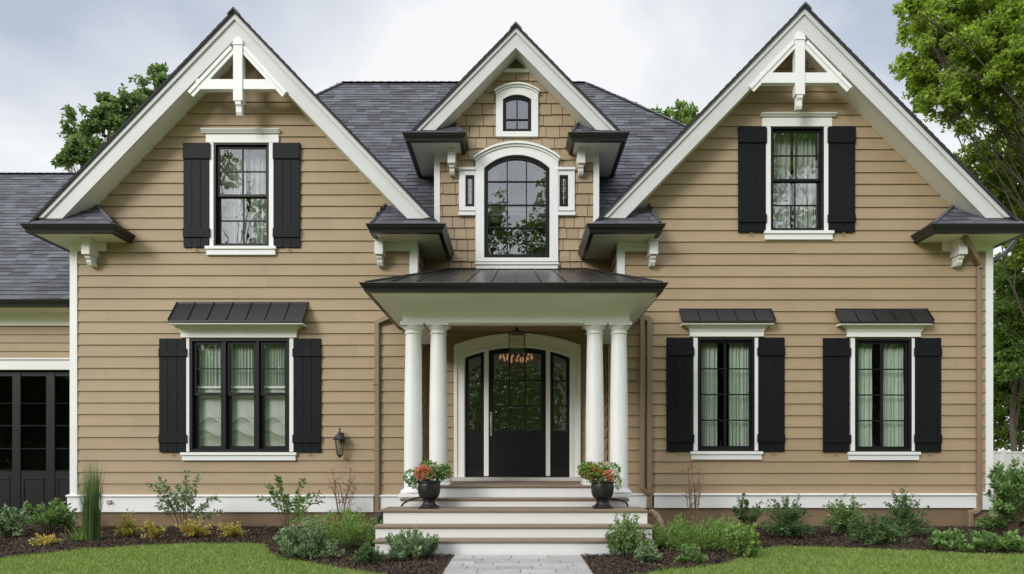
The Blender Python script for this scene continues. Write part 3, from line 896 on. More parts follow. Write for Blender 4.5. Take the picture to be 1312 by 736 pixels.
# water table, foundation, corner boards
def water_table(px0, px1, pyt, pyb, y=0.0):
    mb = MB(); zt, zb = Z(pyt, y), Z(pyb, y)
    mb.box(X(px0,y), X(px1,y), y-.045, y+.02, zb, zt-.034)
    mb.prism_x([(y+.02, zt-.0335), (y-.075, zt-.0335), (y-.075, zt-.012), (y-.02, zt+.004), (y+.02, zt+.004)], X(px0,y)-.01, X(px1,y)+.01)
    part('water_table', mb, M['white'], bevel=.003)
water_table(88, 479.2, 634, 656.3); water_table(487.2, 541, 634, 654.5)
water_table(779, 831, 632.5, 651); water_table(837.5, 1251, 632.5, 651)
mb = MB(); mb.box(xLa+.05, X(541), .0, .25, -.25, Z(655.5)); mb.box(xLa+.05, xLa+.3, .25, 8, -.25, .6); part('foundation', mb, M['foundation'])
mb = MB(); mb.box(X(779), xRb-.05, .0, .25, -.25, Z(650)); mb.box(xRb-.3, xRb-.05, .25, 8, -.25, .6); part('foundation', mb, M['foundation'])
def corner(px0, px1, pyt, pyb, y=0.0, ret=.12, side=-1):
    mb = MB(); x0, x1, z0, z1 = X(px0,y), X(px1,y), Z(pyb,y), Z(pyt,y)
    mb.box(x0, x1, y-.034, y-.002, z0, z1)
    if side < 0: mb.box(x0, x0+.03, y-.0015, y+ret, z0, z1)
    else: mb.box(x1-.03, x1, y-.0015, y+ret, z0, z1)
    part('corner_board', mb, M['white'], bevel=.003)
corner(90.8, 100.3, 300, 634, side=-1); corner(525, 535.5, 300, 470, side=1)
corner(791, 800.3, 300, 470, side=-1); corner(1261.8, 1271, 300, 632.5, side=1)
mb = MB(); mb.pbox(1258.5, 1272.5, 633.2, 653.5, -.05, .1); mb.pbox(1257.5, 1273.5, 631.3, 633.0, -.07, .1); part('corner_plinth', mb, M['white'], bevel=.003)

# side and back walls of the body
for z0_, z1_, f_, pl, sd in ((.6, 5.3, (0.0, 8.0), lambda u, z, o: (xLa+.03-o, u, z), 8), (.6, 5.3, (0.0, 8.0), lambda u, z, o: (xRb-.03+o, u, z), 9),
        (2.6, 5.6, (0.0, 1.0), lambda u, z, o: (xLb-.03+o, u, z), 5), (2.6, 5.6, (0.0, 1.0), lambda u, z, o: (xRa+.03-o, u, z), 6), (.6, 5.6, (xLa+.03, xRb-.03), lambda u, z, o: (u, 8.0+o, z), 7)):
    mb = MB(); lap_wall(mb, z0_, z1_, PITCH, lambda z: f_, [], pl, seed=sd); part('side_siding', mb, M['siding_s'])

# --- cornice returns
def bracket(cr, xc, ztop, y, w=.15, h=.285, dep=.27):
    mb = MB(); mb.box(xc-w/2, xc+w/2, y-dep, y+.01, ztop-h, ztop)
    mb.box(xc-w/2-.012, xc+w/2+.012, y-dep-.014, y+.01, ztop-.045, ztop-.001)
    b = mb.build('bracket', M['white'], cr, bevel=.006)
    mb = MB(); zb = ztop-h
    mb.prism_x([(y+.01, zb-.0005), (y-dep+.05, zb-.0005), (y-dep+.055, zb-.05), (y-dep+.09, zb-.075), (y-dep+.10, zb-.12), (y-dep+.14, zb-.17), (y+.01, zb-.17)], xc-w*.32, xc+w*.32)
    mb.build('corbel', M['white'], cr, bevel=.006)
def cornice(side, xo, xi, xti, xto, xw, zg, zt, y, yend, bx, fr_px, seed, o=.5, fdrop=.16, gdepth=None):
    """a cornice return: small hipped shingle roof, black gutter wrapping it, soffit, frieze and bracket.
    side = direction (x) in which the main eave lies; xo = outer gutter fascia, xi = inner end, xti/xto = top edge ends at the wall, xw = wall corner"""
    s = side
    yo = y-o; g = .09
    mb = MB()                                  # soffit slab
    zs = zg-.105
    xa, xb = (xo, xi) if s < 0 else (xi, xo)
    mb.box(xa, xb, yo, y-.001, zs-.03, zs+.06)
    if s < 0: mb.box(xo, xw-.002, y-.001, yend, zs-.03, zs+.06)
    else: mb.box(xw+.002, xo, y-.001, yend, zs-.03, zs+.06)
    cr = part('cornice_return', mb, M['cream'], bevel=.003)
    mb = MB()                                  # gutter
    path = [(xi, y-.004), (xi, yo), (xo, yo), (xo, yend)]
    mb.sweep(gut_prof, path, zg, left=(s < 0))
    mb.build('gutter', M['gutter'], cr)
    # little roof
    mb = MB(); e = .05
    a = Vector((xo-s*-.0+s*e*0, yo-e, zg+.01)); 
    P0 = Vector((xo+s*e, yo-e, zg+.012)); P1 = Vector((xi-s*e, yo-e, zg+.012)); P2 = Vector((xti, y-.005, zt)); P3 = Vector((xto, y-.005, zt)); P4 = Vector((xi-s*e, y-.005, zg+.012))
    for q in ((P0,P1,P2,P3), (P1,P4,P2)): mb.face(*q)
    und = mb.build('return_roof', M['roofbase'], cr)
    mb = MB()
    left, right = (P0, P1) if s < 0 else (P1, P0)
    W = right.x-left.x; V_ = Vector((0, y-.005-(yo-e), zt-(zg+.012))); ln = V_.length
    tl, tr = (xto-left.x, xti-left.x) if s < 0 else (xti-left.x, xto-left.x)
    off = Vector((0, -V_.z, V_.y)).normalized()*.006
    shingles(mb, left+off, (1,0,0), V_, ln, lambda v: (tl*v/ln, W+(tr-W)*v/ln), course=.16, seed=seed, lift=.012, tab=(.22,.40))
    # inner hip end
    Vh = Vector((xti-P4.x, 0, zt-P4.z)); lh = Vh.length; dl = P4.y-P1.y
    offh = Vector((-s*Vh.z*1.0, 0, abs(Vh.x))).normalized()*.006
    shingles(mb, P4+offh, (0,-1,0), Vh, lh*.97, lambda v: (0, dl*(1-v/lh)), course=.16, seed=seed+1, lift=.010, tab=(.2,.4))
    mb.tube([P1+Vector((0,-.0,.018)), P2+Vector((0,-.012,.022))], .032, 6)
    mb.build('return_shingles', M['shingle'], cr)
    mb = MB()                                  # frieze board on the wall
    fa, fb = fr_px
    mb.box(fa, fb, y-.036, y-.003, zs-.03-fdrop, zs-.031)
    mb.build('frieze', M['cream'], cr, bevel=.002)
    bracket(cr, bx, zs-.031, y-.0)
    return cr
ZT = Z(264.8)
cornice(-1, X(43,-.5), X(143,-.5), X(124), X(86), xLa, ZG, ZT, 0, 4.6, X(121.5), (xLa, X(137)), 31)
cornice(+1, X(562,-.5), X(480.5,-.5), X(494), X(530), xLb, ZG, ZT, 0, .985, X(489), (X(484), xLb), 33)
cornice(-1, X(760.5,-.5), X(841,-.5), X(831), X(795), xRa, ZG, ZT, 0, .985, X(834), (xRa, X(840)), 35)
cornice(+1, X(1311,-.5), X(1198,-.5), X(1222), X(1262), xRb, ZG, ZT, 0, 4.6, X(1222), (X(1206), xRb), 37)

# --- gable trusses
def truss(cx, py_top, py_bot, beam, slope_pts, pend):
    y0, y1 = YF-.075, YF+.06
    mb = MB()
    xa, xb = X(cx-6, y0), X(cx+6, y0)
    zt = Z(py_top, y0); xm = (xa+xb)/2
    mb.prism([(xa, Z(pend, y0)), (xb, Z(pend, y0)), (xb, zt-.07), (xm, zt), (xa, zt-.07)], y0, y1)
    t = part('gable_truss', mb, M['white'], bevel=.004)
    mb = MB()
    mb.prism_x([(y1-.004, Z(pend,y0)-.0005), (y0+.012, Z(pend,y0)-.0005), (y0+.012, Z(pend,y0)-.05), (y0+.04, Z(pend,y0)-.09), (y0+.045, Z(py_bot,y0)+.05), (y0+.07, Z(py_bot,y0)), (y1-.004, Z(py_bot,y0))], xa+.03, xb-.03)
    mb.box(xa-.012, xb+.012, y0-.012, y1, zt-.16, zt-.125)
    mb.build('pendant', M['white'], t, bevel=.005)
    mb = MB(); mb.box(X(beam[0],y0+.02), xa-.0005, y0+.02, y1-.01, Z(beam[3],y0+.02), Z(beam[2],y0+.02)); mb.box(xb+.0005, X(beam[1],y0+.02), y0+.02, y1-.01, Z(beam[3],y0+.02), Z(beam[2],y0+.02))
    mb.build('collar_beam', M['white'], t, bevel=.004)
    mb = MB()
    for (p, q, sg) in slope_pts:
        P = Vector((X(p[0],y0+.01), 0, Z(p[1],y0+.01))); Q = Vector((X(q[0],y0+.01), 0, Z(q[1],y0+.01)))
        ym = (YF-.03+y0+.012)/2-.0
        ym = YF-.0285-.012
        P.y = Q.y = ym
        mb.bar(P, Q, .13, .022)
        P2 = P.copy(); Q2 = Q.copy(); P2.y = Q2.y = ym-.021
        P2 += Vector((sg*.022, 0, .022)); Q2 += Vector((sg*.022, 0, .022))
        mb.bar(P2, Q2, .06, .018)
    mb.build('brace', M['white'], t, bevel=.003)
truss(304.5, 46, 146, (251, 353.5, 101.5, 114.5), (((298,62),(243.5,120.5),-1),((311,62),(364.5,120.5),1)), 129)
truss(1023.5+2, 39.5, 138, (974, 1078, 93, 106.5), (((1019,55),(963,114),-1),((1032,55),(1089,114),1)), 121)

# --- main roof
YD = 1.0                                            # dormer and centre wall plane
main = dict(d=17.3)
RL = Vector((X(438,5.3), 5.3, Z(106,5.3))); RR_ = Vector((X(752,5.3), 5.3, Z(106,5.3)))
pm = 1.2
eb = RL.z - pm*(5.3-YD-.06)
EL = Vector((RL.x-4.6, YD+.06, eb)); ER = Vector((RR_.x+5.6, YD+.06, eb))
BL = Vector((EL.x, 9.6, eb)); BR = Vector((ER.x, 9.6, eb))
mb = MB()
mb.face(EL, ER, RR_, RL); mb.face(EL, RL, BL); mb.face(ER, BR, RR_); mb.face(BL, RL, RR_, BR)
mroof = part('roof', mb, M['roofbase'])
mb = MB()
V_ = Vector((0, 5.3-EL.y, RL.z-eb)); ln = V_.length; W = ER.x-EL.x
offv = Vector((0, -V_.z, V_.y)).normalized()*.008
shingles(mb, EL+offv, (1,0,0), V_, ln, lambda v: ((RL.x-EL.x)*v/ln, W+(RR_.x-ER.x)*v/ln), course=.150, seed=41, lift=.013)
mb.build('shingles', M['shingle'], mroof)
mb = MB()
def ridge(mb, a, b, w=.12, step=.2):
    a, b = Vector(a), Vector(b); t = (b-a); n = int(t.length/step); t.normalize(); s = t.cross(Vector((0,0,1))).normalized()
    for i in range(n):
        p = a+t*step*i; q = p+t*(step*1.15); u = Vector((0,0,.032)); u2 = Vector((0,0,.018)); dn = Vector((0,0,-.06))
        mb.face(p+u, q+u2, q+u2+s*w+dn, p+u+s*w+dn); mb.face(p+u, q+u2, q+u2-s*w+dn, p+u-s*w+dn)
ridge(mb, RL, RR_); ridge(mb, EL+(RL-EL)*.3, RL); ridge(mb, ER+(RR_-ER)*.3, RR_)
mb.build('ridge_cap', M['shingle'], mroof)

# --- dormer
YDF = YD-.38
dorm = gable_roof((661, 38), 531, 791, YDF, 4.9, 24, 171, 'dormer', 0, 0, Z(173.5, YD-.5)+.03, 50)
ZGD = Z(173.5, YD-.5)
dxa, dxb = X(556.5, YD), X(767.5, YD)
def arched(px, py_spring, py_crown, py_bot, fr, y, cols, rows, wall, st=.045, mw=.022):
    x0, x1, z0, zs, zc_ = X(px[0],y), X(px[1],y), Z(py_bot,y), Z(py_spring,y), Z(py_crown,y)
    ins = lambda e: arch(x0+e, x1-e, z0+e, zs-e*.35, zc_-e)
    mb = MB(); mb.ring(ins(0), ins(fr), y-.05, y+.08)
    w = part('window', mb, M['black'], bevel=.002)
    mb = MB(); mb.ring(ins(fr), ins(fr+st), y-.03, y+.03)
    xi0, xi1, zi0 = x0+fr+st, x1-fr-st, z0+fr+st
    ztop = zc_-fr-st
    for i in range(1, cols):
        c = xi0+(xi1-xi0)*i/cols; mb.box(c-mw/2, c+mw/2, y-.024, y+.02, zi0, ztop-.02)
    for j in rows:
        zz = Z(j, y); mb.box(xi0, xi1, y-.022, y+.02, zz-mw/2, zz+mw/2)
    mb.build('sash', M['black'], w, bevel=.002)
    g = MB(); g.face(*[(x, y, z) for x, z in ins(fr+st-.005)])
    g.build('glass_panes', M['glass_hi'], w)
    wall_holes[wall].append((x0+.03, x1-.03, z0+.03, zc_-.06))
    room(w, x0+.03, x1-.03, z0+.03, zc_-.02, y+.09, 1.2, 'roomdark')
    return w, x0, x1, z0, zs, zc_
w, x0, x1, z0, zs, zcr = arched((620.5,703.9), 217, 200.4, 331.4, .03, YD, 3, (233.4,263.5,292.8), 'D')
CW = w
mb = MB()                                           # arched casing
O = arch(X(609.5,YD), X(715,YD), Z(336,YD), Z(205,YD), Z(187,YD)); I = arch(x0, x1, z0, zs, zcr)
mb.ring(O, I, YD-.06, YD+.01); mb.build('casing', M['white'], w, bevel=.004)
def arch_crown(px0, px1, spring, crown, thick, y, w, ret=.0):
    mb = MB(); o = arch(X(px0,y), X(px1,y), 0, Z(spring,y), Z(crown,y))[2:]; i = arch(X(px0,y)+.0, X(px1,y)-.0, 0, Z(spring+thick,y), Z(crown+thick,y))[2:]
    mb.ring(o, i, y-.115, y-.0605, closed=False)
    i2 = arch(X(px0+1.5,y), X(px1-1.5,y), 0, Z(spring+thick*1.9,y), Z(crown+thick*1.9,y))[2:]
    i1 = arch(X(px0+1.5,y), X(px1-1.5,y), 0, Z(spring+thick,y)-.0005, Z(crown+thick,y)-.0005)[2:]
    mb.ring(i1, i2, y-.085, y-.0605, closed=False)
    o2 = arch(X(px0,y), X(px1,y), 0, Z(spring,y), Z(crown,y))[2:]
    mb.build('arch_moulding', M['white'], w, bevel=.003)
arch_crown(607, 717.5, 203.5, 184, 3, YD, w)
mb = MB(); mb.pbox(608.5, 716, 336.3, 339, YD-.10, YD+.01); mb.pbox(609.5, 715, 339.1, 344.5, YD-.075, YD+.01); mb.build('sill', M['white'], w, bevel=.004)
for (bx0, bx1, fx0, fx1) in ((588.3, 609.3, 596.8, 611.0), (715.2, 736.2, 713.3, 727.6)):       # narrow side lights in white boxes beside it
    y = YD
    fx0, fx1 = (596.6, 608.0) if bx0 < 650 else (716.5, 727.6)
    a0, a1, c0, c1 = X(fx0,y), X(fx1,y), Z(266,y), Z(226,y)
    mb = MB(); mb.ring(rect(a0,a1,c0,c1), rect(a0+.045,a1-.045,c0+.05,c1-.05), y-.052, y+.06)
    sw = part('side_window', mb, M['black'], bevel=.003)
    mb = MB(); mb.ring(rect(X(bx0,y),X(bx1,y),Z(271,y),Z(217.5,y)), rect(a0,a1,c0,c1), y-.05, y+.01); mb.build('casing', M['white'], sw, bevel=.004)
    mb = MB(); e = .02
    mb.pbox(bx0-1, bx1 if bx0 < 650 else bx1+1, 214, 217.3, y-.085, y+.01); mb.pbox(bx0-1, bx1 if bx0 < 650 else bx1+1, 271.2, 275.8, y-.075, y+.01)
    mb.build('trim_caps', M['white'], sw, bevel=.003)
    mb = MB(); xm = (a0+a1)/2; mb.box(xm-.006, xm+.006, y-.03, y-.015, c0+.05, c1-.05)
    for t in (.25, .5, .75): zz = c0+.05+(c1-c0-.1)*t; mb.box(a0+.045, a1-.045, y-.028, y-.017, zz-.005, zz+.005)
    mb.build('glazing_bars', M['steel'], sw)
    g = MB(); g.face((a0+.04,y-.014,c0+.04),(a1-.04,y-.014,c0+.04),(a1-.04,y-.014,c1-.04),(a0+.04,y-.014,c1-.04)); g.build('glass_panes', M['glass_hi'], sw)
    wall_holes['D'].append((a0+.03, a1-.03, c0+.03, c1-.03)); room(sw, a0+.02, a1-.02, c0+.02, c1-.02, y+.062, .3, 'roomdark')
w, x0, x1, z0, zs, zcr = arched((644.4,680.6), 129.5, 123.5, 170.3, .025, YD, 2, (154,), 'D', st=.04, mw=.024)
mb = MB(); O = arch(X(635.5,YD), X(689.5,YD), Z(177,YD), Z(120,YD), Z(112,YD)); I = arch(x0, x1, z0, zs, zcr); mb.ring(O, I, YD-.06, YD+.01); mb.build('casing', M['white'], w, bevel=.004)
arch_crown(633.5, 691.5, 119, 109.3, 2.4, YD, w)

A, sl, sr, iz, fw, el, er = dorm
def fD(z):
    a, b = X(535.5)+.0, X(791)-.0
    if z > 5.62: a, b = dxa+.03, dxb-.03
    t = iz+.10
    return (max(a, A[0]-(t-z)/sl), min(b, A[0]+(t-z)/sr))
mb = MB(); lap_wall(mb, Z(350,YD), iz-.05, .2235, fD, wall_holes['D'], front(YD), t=.026, seed=14, shingle=True)
part('shingle_siding', mb, M['shake'])
mb = MB()
lap_wall(mb, 5.5, ZGD+.1, PITCH, lambda z: (YD, 3.8), [], lambda u, z, o: (dxa+.03-o, u, z), seed=15)
lap_wall(mb, 5.5, ZGD+.1, PITCH, lambda z: (YD, 3.8), [], lambda u, z, o: (dxb-.03+o, u, z), seed=16)
part('dormer_siding', mb, M['siding_s'])
mb = MB(); mb.box(dxa+.05, dxb-.05, YD+.01+.9, YD+.93, 5.6, ZGD); part('dormer_back', mb, M['roomdark'])
corner(556.5, 564, 186, 300, YD, side=-1); corner(760, 767.5, 186, 300, YD, side=1)
ZTD = Z(160.5, YD)
cornice(-1, X(526,YD-.5), X(589,YD-.5), X(583,YD), X(562,YD), dxa, ZGD, ZTD, YD, YD+1.3, X(580,YD), (dxa, X(585,YD)), 61)
cornice(+1, X(796,YD-.5), X(736.5,YD-.5), X(741,YD), X(762,YD), dxb, ZGD, ZTD, YD, YD+1.3, X(743.5,YD), (X(738,YD), dxb), 63)
# gable vent
mb = MB(); y = YD-.03
mb.prism([(X(649.5,y),Z(88.5,y)),(X(674,y),Z(88.5,y)),(X(661.7,y),Z(75,y))], y, YD)
v = part('gable_vent', mb, M['room'])
mb = MB()
for k in range(4):
    zz = Z(88-k*3.1, y); hw = .17-k*.045
    if hw > .02: mb.prism_x([(y-.02, zz), (y-.004, zz+.03), (y-.002, zz+.03), (y-.018, zz)], X(661.7,y)-hw, X(661.7,y)+hw)
mb.build('louvre', M['tanpipe'], v)
mb = MB(); mb.prism([(X(645,y),Z(93,y)),(X(678.5,y),Z(93,y)),(X(674.5,y),Z(88.6,y)),(X(649,y),Z(88.6,y))], y-.02, YD); mb.build('vent_trim', M['white'], v, bevel=.003)

# --- porch: roof, entablature, columns, ceiling, steps, door
DY = .35                                             # door wall
YG, YB = -2.55, -2.0                                 # gutter line and beam face
ZPG = Z(361.8, YG-.13)
gx0, gx1 = X(475, YG), X(841.5, YG)
xt0, xt1 = X(573, YD), X(752, YD); ztp = Z(345.5, YD)
mb = MB()
e = .06
a = Vector((gx0-e, YG-e, ZPG+.012)); b = Vector((gx1+e, YG-e, ZPG+.012)); c = Vector((xt1, YD, ztp)); dd = Vector((xt0, YD, ztp))
al = Vector((gx0-e, -.003, ZPG+.012)); bl = Vector((gx1+e, -.003, ZPG+.012))
f = (-.003-a.y)/(dd.y-a.y)
hl = a.lerp(dd, f); hr = b.lerp(c, f)
def thick(mb, pts, t=.03):
    k = len(pts); n = len(mb.v); mb.v += [tuple(p) for p in pts] + [(p[0],p[1],p[2]-t) for p in pts]
    mb.f.append(tuple(range(n,n+k))); mb.f.append(tuple(range(n+2*k-1,n+k-1,-1)))
    for i in range(k): j = (i+1)%k; mb.f.append((n+i,n+k+i,n+k+j,n+j))
thick(mb, (a, b, c, dd)); thick(mb, (a, hl, al)); thick(mb, (b, bl, hr))
thick(mb, (hl, dd, Vector((dd.x-.48, YD, ztp-.1)), Vector((hl.x-.17, 0, hl.z-.1)))); thick(mb, (hr, Vector((hr.x+.17, 0, hr.z-.1)), Vector((c.x+.48, YD, ztp-.1)), c))
pr = part('porch_roof', mb, M['metal'])
mb = MB()
fs = (c.z-a.z)/(c.y-a.y); nrm = Vector((0,-fs,1)).normalized()
x = .02-.358*7
while x < gx1:
    if x > gx0+.05:
        # seam runs up to the hip or to the wall
        t = 1.0
        if x < dd.x: t = (x-a.x)/(dd.x-a.x)
        if x > c.x: t = (b.x-x)/(b.x-c.x)
        if t > .05:
            p = Vector((x, a.y+.005, a.z)); q = Vector((x, a.y+(c.y-a.y)*t, a.z+(c.z-a.z)*t))
            mb.bar(p+nrm*.012, q+nrm*.012, .012, .03, up=nrm)
    x += .358
mb.build('standing_seams', M['metal'], pr)
mb = MB(); mb.tube([a+Vector((0,0,.01)), dd+Vector((0,0,.012))], .018, 6); mb.tube([b+Vector((0,0,.01)), c+Vector((0,0,.012))], .018, 6); mb.tube([dd+Vector((0,-.02,.01)), c+Vector((0,-.02,.01))], .016, 6)
mb.build('hip_cap', M['metal'], pr)
mb = MB(); mb.sweep([(o_, z_*.8) for o_, z_ in gut_prof], [(gx0, -.004), (gx0, YG), (gx1, YG), (gx1, -.004)], ZPG, left=False); mb.build('gutter', M['gutter'], pr)

# entablature: beam with a coved soffit
bx0, bx1 = X(516, YB), X(806.5, YB)
zbb = Z(412.6, YB); zsf = ZPG-.112
mb = MB()
mb.box(bx0, bx1, YB, YB+.30, zbb, zsf-.001)
mb.box(bx0, bx0+.30, YB+.301, -.05, zbb, zsf-.001); mb.box(bx1-.30, bx1, YB+.301, -.05, zbb, zsf-.001)
ent = part('entablature', mb, M['white'], bevel=.003)
mb = MB()
cr_ = bx0-gx0-.02
cove = [(0, -.215)] + [(cr_*(1-math.cos(t)), -.215+.195*math.sin(t)) for t in [math.pi/2*i/8 for i in range(1, 9)]]
prof = cove + [(cr_, .0), (0, .0)]
mb.sweep(prof, [(bx0, -.06), (bx0, YB-.0005), (bx1, YB-.0005), (bx1, -.06)], zsf, left=False)
mb.box(gx0-.001, gx1+.001, YG-.001, -.06, zsf-.017, zsf+.03)
mb.build('coved_soffit', M['cream'], ent, smooth=True)
mb = MB(); mb.sweep([(0,0),(.03,0),(.034,-.012),(.022,-.022),(.012,-.03),(0,-.03)], [(bx0-.0, -.06), (bx0-.0, YB-.0), (bx1+.0, YB-.0), (bx1, -.06)], zbb+.001, left=False)
mb.build('beam_bead', M['white'], ent)
mb = MB(); mb.box(bx0+.3, bx1-.3, YB+.3, DY, zsf-.02, zsf+.02); mb.build('porch_ceiling', M['siding'], ent)

def column(px, zbase, k):
    xc = X(px, YB+.15); yc = YB+.15; ztop = zbb-.002
    r = .141; rt = .118
    H = ztop-zbase
    mb = MB()
    mb.box(xc-r-.055, xc+r+.055, yc-r-.055, yc+r+.055, zbase, zbase+.05)
    col = part('column', mb, M['white'], bevel=.004)
    mb = MB()
    mb.lathe([(r+.03,.05),(r+.052,.058),(r+.058,.075),(r+.05,.093),(r+.03,.10),(r+.03,.112),(r+.008,.12)], (xc,yc,zbase), 40); mb.build('column_base', M['white'], col, smooth=True)
    mb = MB(); pr = []
    for i in range(13):
        t = i/12; rr = r if t < .3 else r-(r-rt)*((t-.3)/.7)**1.4
        pr.append((rr, .12+(H-.12-.17)*t))
    mb.lathe(pr, (xc,yc,zbase), 40); mb.build('shaft', M['white'], col, smooth=True)
    mb = MB(); z0 = H-.17
    mb.lathe([(rt,z0),(rt+.016,z0+.003),(rt+.02,z0+.012),(rt+.016,z0+.02),(rt+.002,z0+.024),(rt+.002,z0+.062),(rt+.012,z0+.066),(rt+.018,z0+.075),(rt+.035,z0+.10),(rt+.046,z0+.112),(rt+.046,z0+.122)], (xc,yc,zbase), 40)
    c2 = mb.build('capital', M['white'], col, smooth=True)
    mb = MB(); w = rt+.055; mb.box(xc-w, xc+w, yc-w, yc+w, ztop-.046, ztop); mb.build('abacus', M['white'], col, bevel=.004)
H5, H4, H3, H2, H1 = EYE-.404, EYE-.585, EYE-.7085, EYE-.90, EYE-1.058
column(529.5, H4, 0); column(561.7, H5, 1); column(762, H5, 2); column(793, H4, 3)

# steps
tt = .032
def step(px0, px1, y, ztop, zbot, yback, tpx=None):
    x0, x1 = X(px0, y), X(px1, y)
    mb = MB(); mb.box(x0, x1, y, yback, zbot, ztop-tt-.0005)
    s = part('step', mb, M['white'], bevel=.003)
    a, b = (X(tpx[0], y), X(tpx[1], y)) if tpx else (x0-.02, x1+.02)
    mb = MB(); n = max(1, round((yback-y)/.14)); w = (yback-y+.03)/n
    for i in range(min(n, 8)):
        ya = y-.03+w*i; yb = ya+w-.005 if i < 7 else yback
        mb.box(a, b, ya, yb, ztop-tt, ztop)
    mb.build('tread', M['tread'], s, bevel=.006)
step(480.5, 836, -3.5, H1, -.05, -3.2); step(481, 835.5, -3.2, H2, -.05, -2.9)
step(491, 829.5, -2.9, H3, .12, -2.3, (486, 830)); step(513, 805.5, -2.3, H4, .3, -2.04-.0, (512.5, 806))
# porch deck behind, at two levels
mb = MB(); mb.box(X(513,-2.3), X(805.5,-2.3), -2.04, -.05, .1, H4-tt); deck = part('porch_deck', mb, M['white'])
mb = MB()
for xa, xb in ((X(512.5,-2.3), X(547.5,-2.03)-.001), (X(776.5,-2.03)+.001, X(806,-2.3))):
    for i in range(14): mb.box(xa, xb, -2.039+i*.142, -2.039+i*.142+.137, H4-tt+.001, H4)
mb.build('deck_boards', M['tread'], deck, bevel=.004)
mb = MB(); mb.box(X(548.5,-2.03), X(775.5,-2.03), -2.03, -.05, H4-tt+.002, H5-tt-.0005); mb.build('landing', M['white'], deck, bevel=.003)
mb = MB()
for i in range(17): mb.box(X(547.5,-2.03), X(776.5,-2.03), -2.06+i*.142, -2.06+i*.142+.137, H5-tt, H5)
mb.build('landing_boards', M['tread'], deck, bevel=.006)

# entry walls
rx0, rx1 = X(541), X(779)
mb = MB()
dcx0, dcx1 = X(583,DY), X(742.5,DY)
dz0 = H5
dhole = [(X(594,DY), X(731.5,DY), H5-.2, Z(447,DY))]
lap_wall(mb, ZW+.2, zsf, PITCH, lambda z: (rx0-.3, rx1+.3), dhole, front(DY), seed=21)
lap_wall(mb, ZW, zsf+.1, PITCH, lambda z: (0.001, DY), [], lambda u, z, o: (rx0+o, u, z), seed=22)
lap_wall(mb, ZW, zsf+.1, PITCH, lambda z: (0.001, DY), [], lambda u, z, o: (rx1-o, u, z), seed=23)
part('entry_siding', mb, M['siding'])
# the wing fronts end at the recess: close the wall between the siding edge and the recess jamb
mb = MB(); lap_wall(mb, ZW, 3.9, PITCH, lambda z: (xLb-.035, rx0), [], front(0), seed=3); lap_wall(mb, ZW-.02, 3.9, PITCH, lambda z: (rx1, xRa+.035), [], front(0), seed=4)
mb.box(xLb, xRa, .02, DY, zsf+.10, 4.6)
part('jamb_siding', mb, M['siding'])

# front door
yd = DY
mb = MB()
Oc = arch(dcx0, dcx1, H5, Z(443.5,yd), Z(429,yd), 20); Ic = arch(X(596.3,yd), X(729.5,yd), H5, Z(459,yd), Z(446,yd), 20)
mb.ring(Oc[1:]+Oc[:1], Ic[1:]+Ic[:1], yd-.075, yd+.02, closed=False)
door = part('front_door', mb, M['cream'], bevel=.004, label='black arched front door with side lights in a white arched frame')
mb = MB()
O2 = arch(dcx0-.012, dcx1+.012, H5, Z(443.5,yd)+.004, Z(429,yd)+.012, 20); I2 = arch(dcx0+.05, dcx1-.05, H5, Z(443.5,yd)-.035, Z(429,yd)-.05, 20)
mb.ring(O2[1:]+O2[:1], I2[1:]+I2[:1], yd-.10, yd-.0755, closed=False)
I3 = arch(X(596.3,yd)-.06, X(729.5,yd)+.06, H5, Z(459,yd)+.04, Z(446,yd)+.055, 20); I4 = arch(X(596.3,yd)-.012, X(729.5,yd)+.012, H5, Z(459,yd)+.008, Z(446,yd)+.012, 20)
mb.ring(I3[1:]+I3[:1], I4[1:]+I4[:1], yd-.09, yd-.0755, closed=False)
mb.build('casing_moulding', M['cream'], door, bevel=.004)
mb = MB(); mb.box(dcx0-.0, dcx1+.0, yd-.60, yd+.05, H5+.001, H5+.06); mb.build('threshold', M['sill'], door, bevel=.006)
ix0, ix1, izs, izc = X(596.3,yd), X(729.5,yd), Z(459,yd), Z(446,yd)
wI = (ix1-ix0)/2; hI = izc-izs; rI = (wI*wI+hI*hI)/(2*hI); cxI = (ix0+ix1)/2; czI = izc-rI
archz = lambda x: czI+math.sqrt(max(rI*rI-(x-cxI)**2, 0))
def leafpoly(x0, x1, z0, e, n=8):                    # outline under the common arch, inset by e
    xs = [x1-e-(x1-x0-2*e)*i/n for i in range(n+1)]
    return [(x0+e, z0), (x1-e, z0)] + [(x, archz(x)-e) for x in xs]
zd0 = H5+.078
def leaf(x0, x1, st, glz0, cols, rows, panel, name, parent):
    yl = yd-.03
    mb = MB(); g = MB()
    out = leafpoly(x0, x1, zd0, 0.002); inn = leafpoly(x0, x1, glz0, st)
    inn[0] = (x0+st, glz0); inn[1] = (x1-st, glz0)
    mb.ring(out, inn, yl, yl+.05)
    # lower solid part with raised panel
    mb.box(x0+st*.9, x1-st*.9, yl+.012, yl+.05, zd0+.002, glz0-.001)
    px0, px1, pz0, pz1 = panel
    mb.ring(rect(px0-.03,px1+.03,pz0-.03,pz1+.03), rect(px0,px1,pz0,pz1), yl-.008, yl+.02)
    o = mb.build(name, M['black'], parent, bevel=.004)
    mb = MB(); mw = .022
    for i in range(1, cols):
        c = x0+st+(x1-x0-2*st)*i/cols; mb.box(c-mw/2, c+mw/2, yl+.004, yl+.04, glz0, archz(c)-st+.005)
    for zz in rows: mb.box(x0+st, x1-st, yl+.006, yl+.038, zz-mw/2, zz+mw/2)
    mb.build(name+'_bars', M['black'], parent, bevel=.002)
    g.face(*[(x, yl+.024, z) for x, z in leafpoly(x0, x1, glz0-.005, st-.004)])
    g.build(name+'_glass', M['glass_door'], parent)
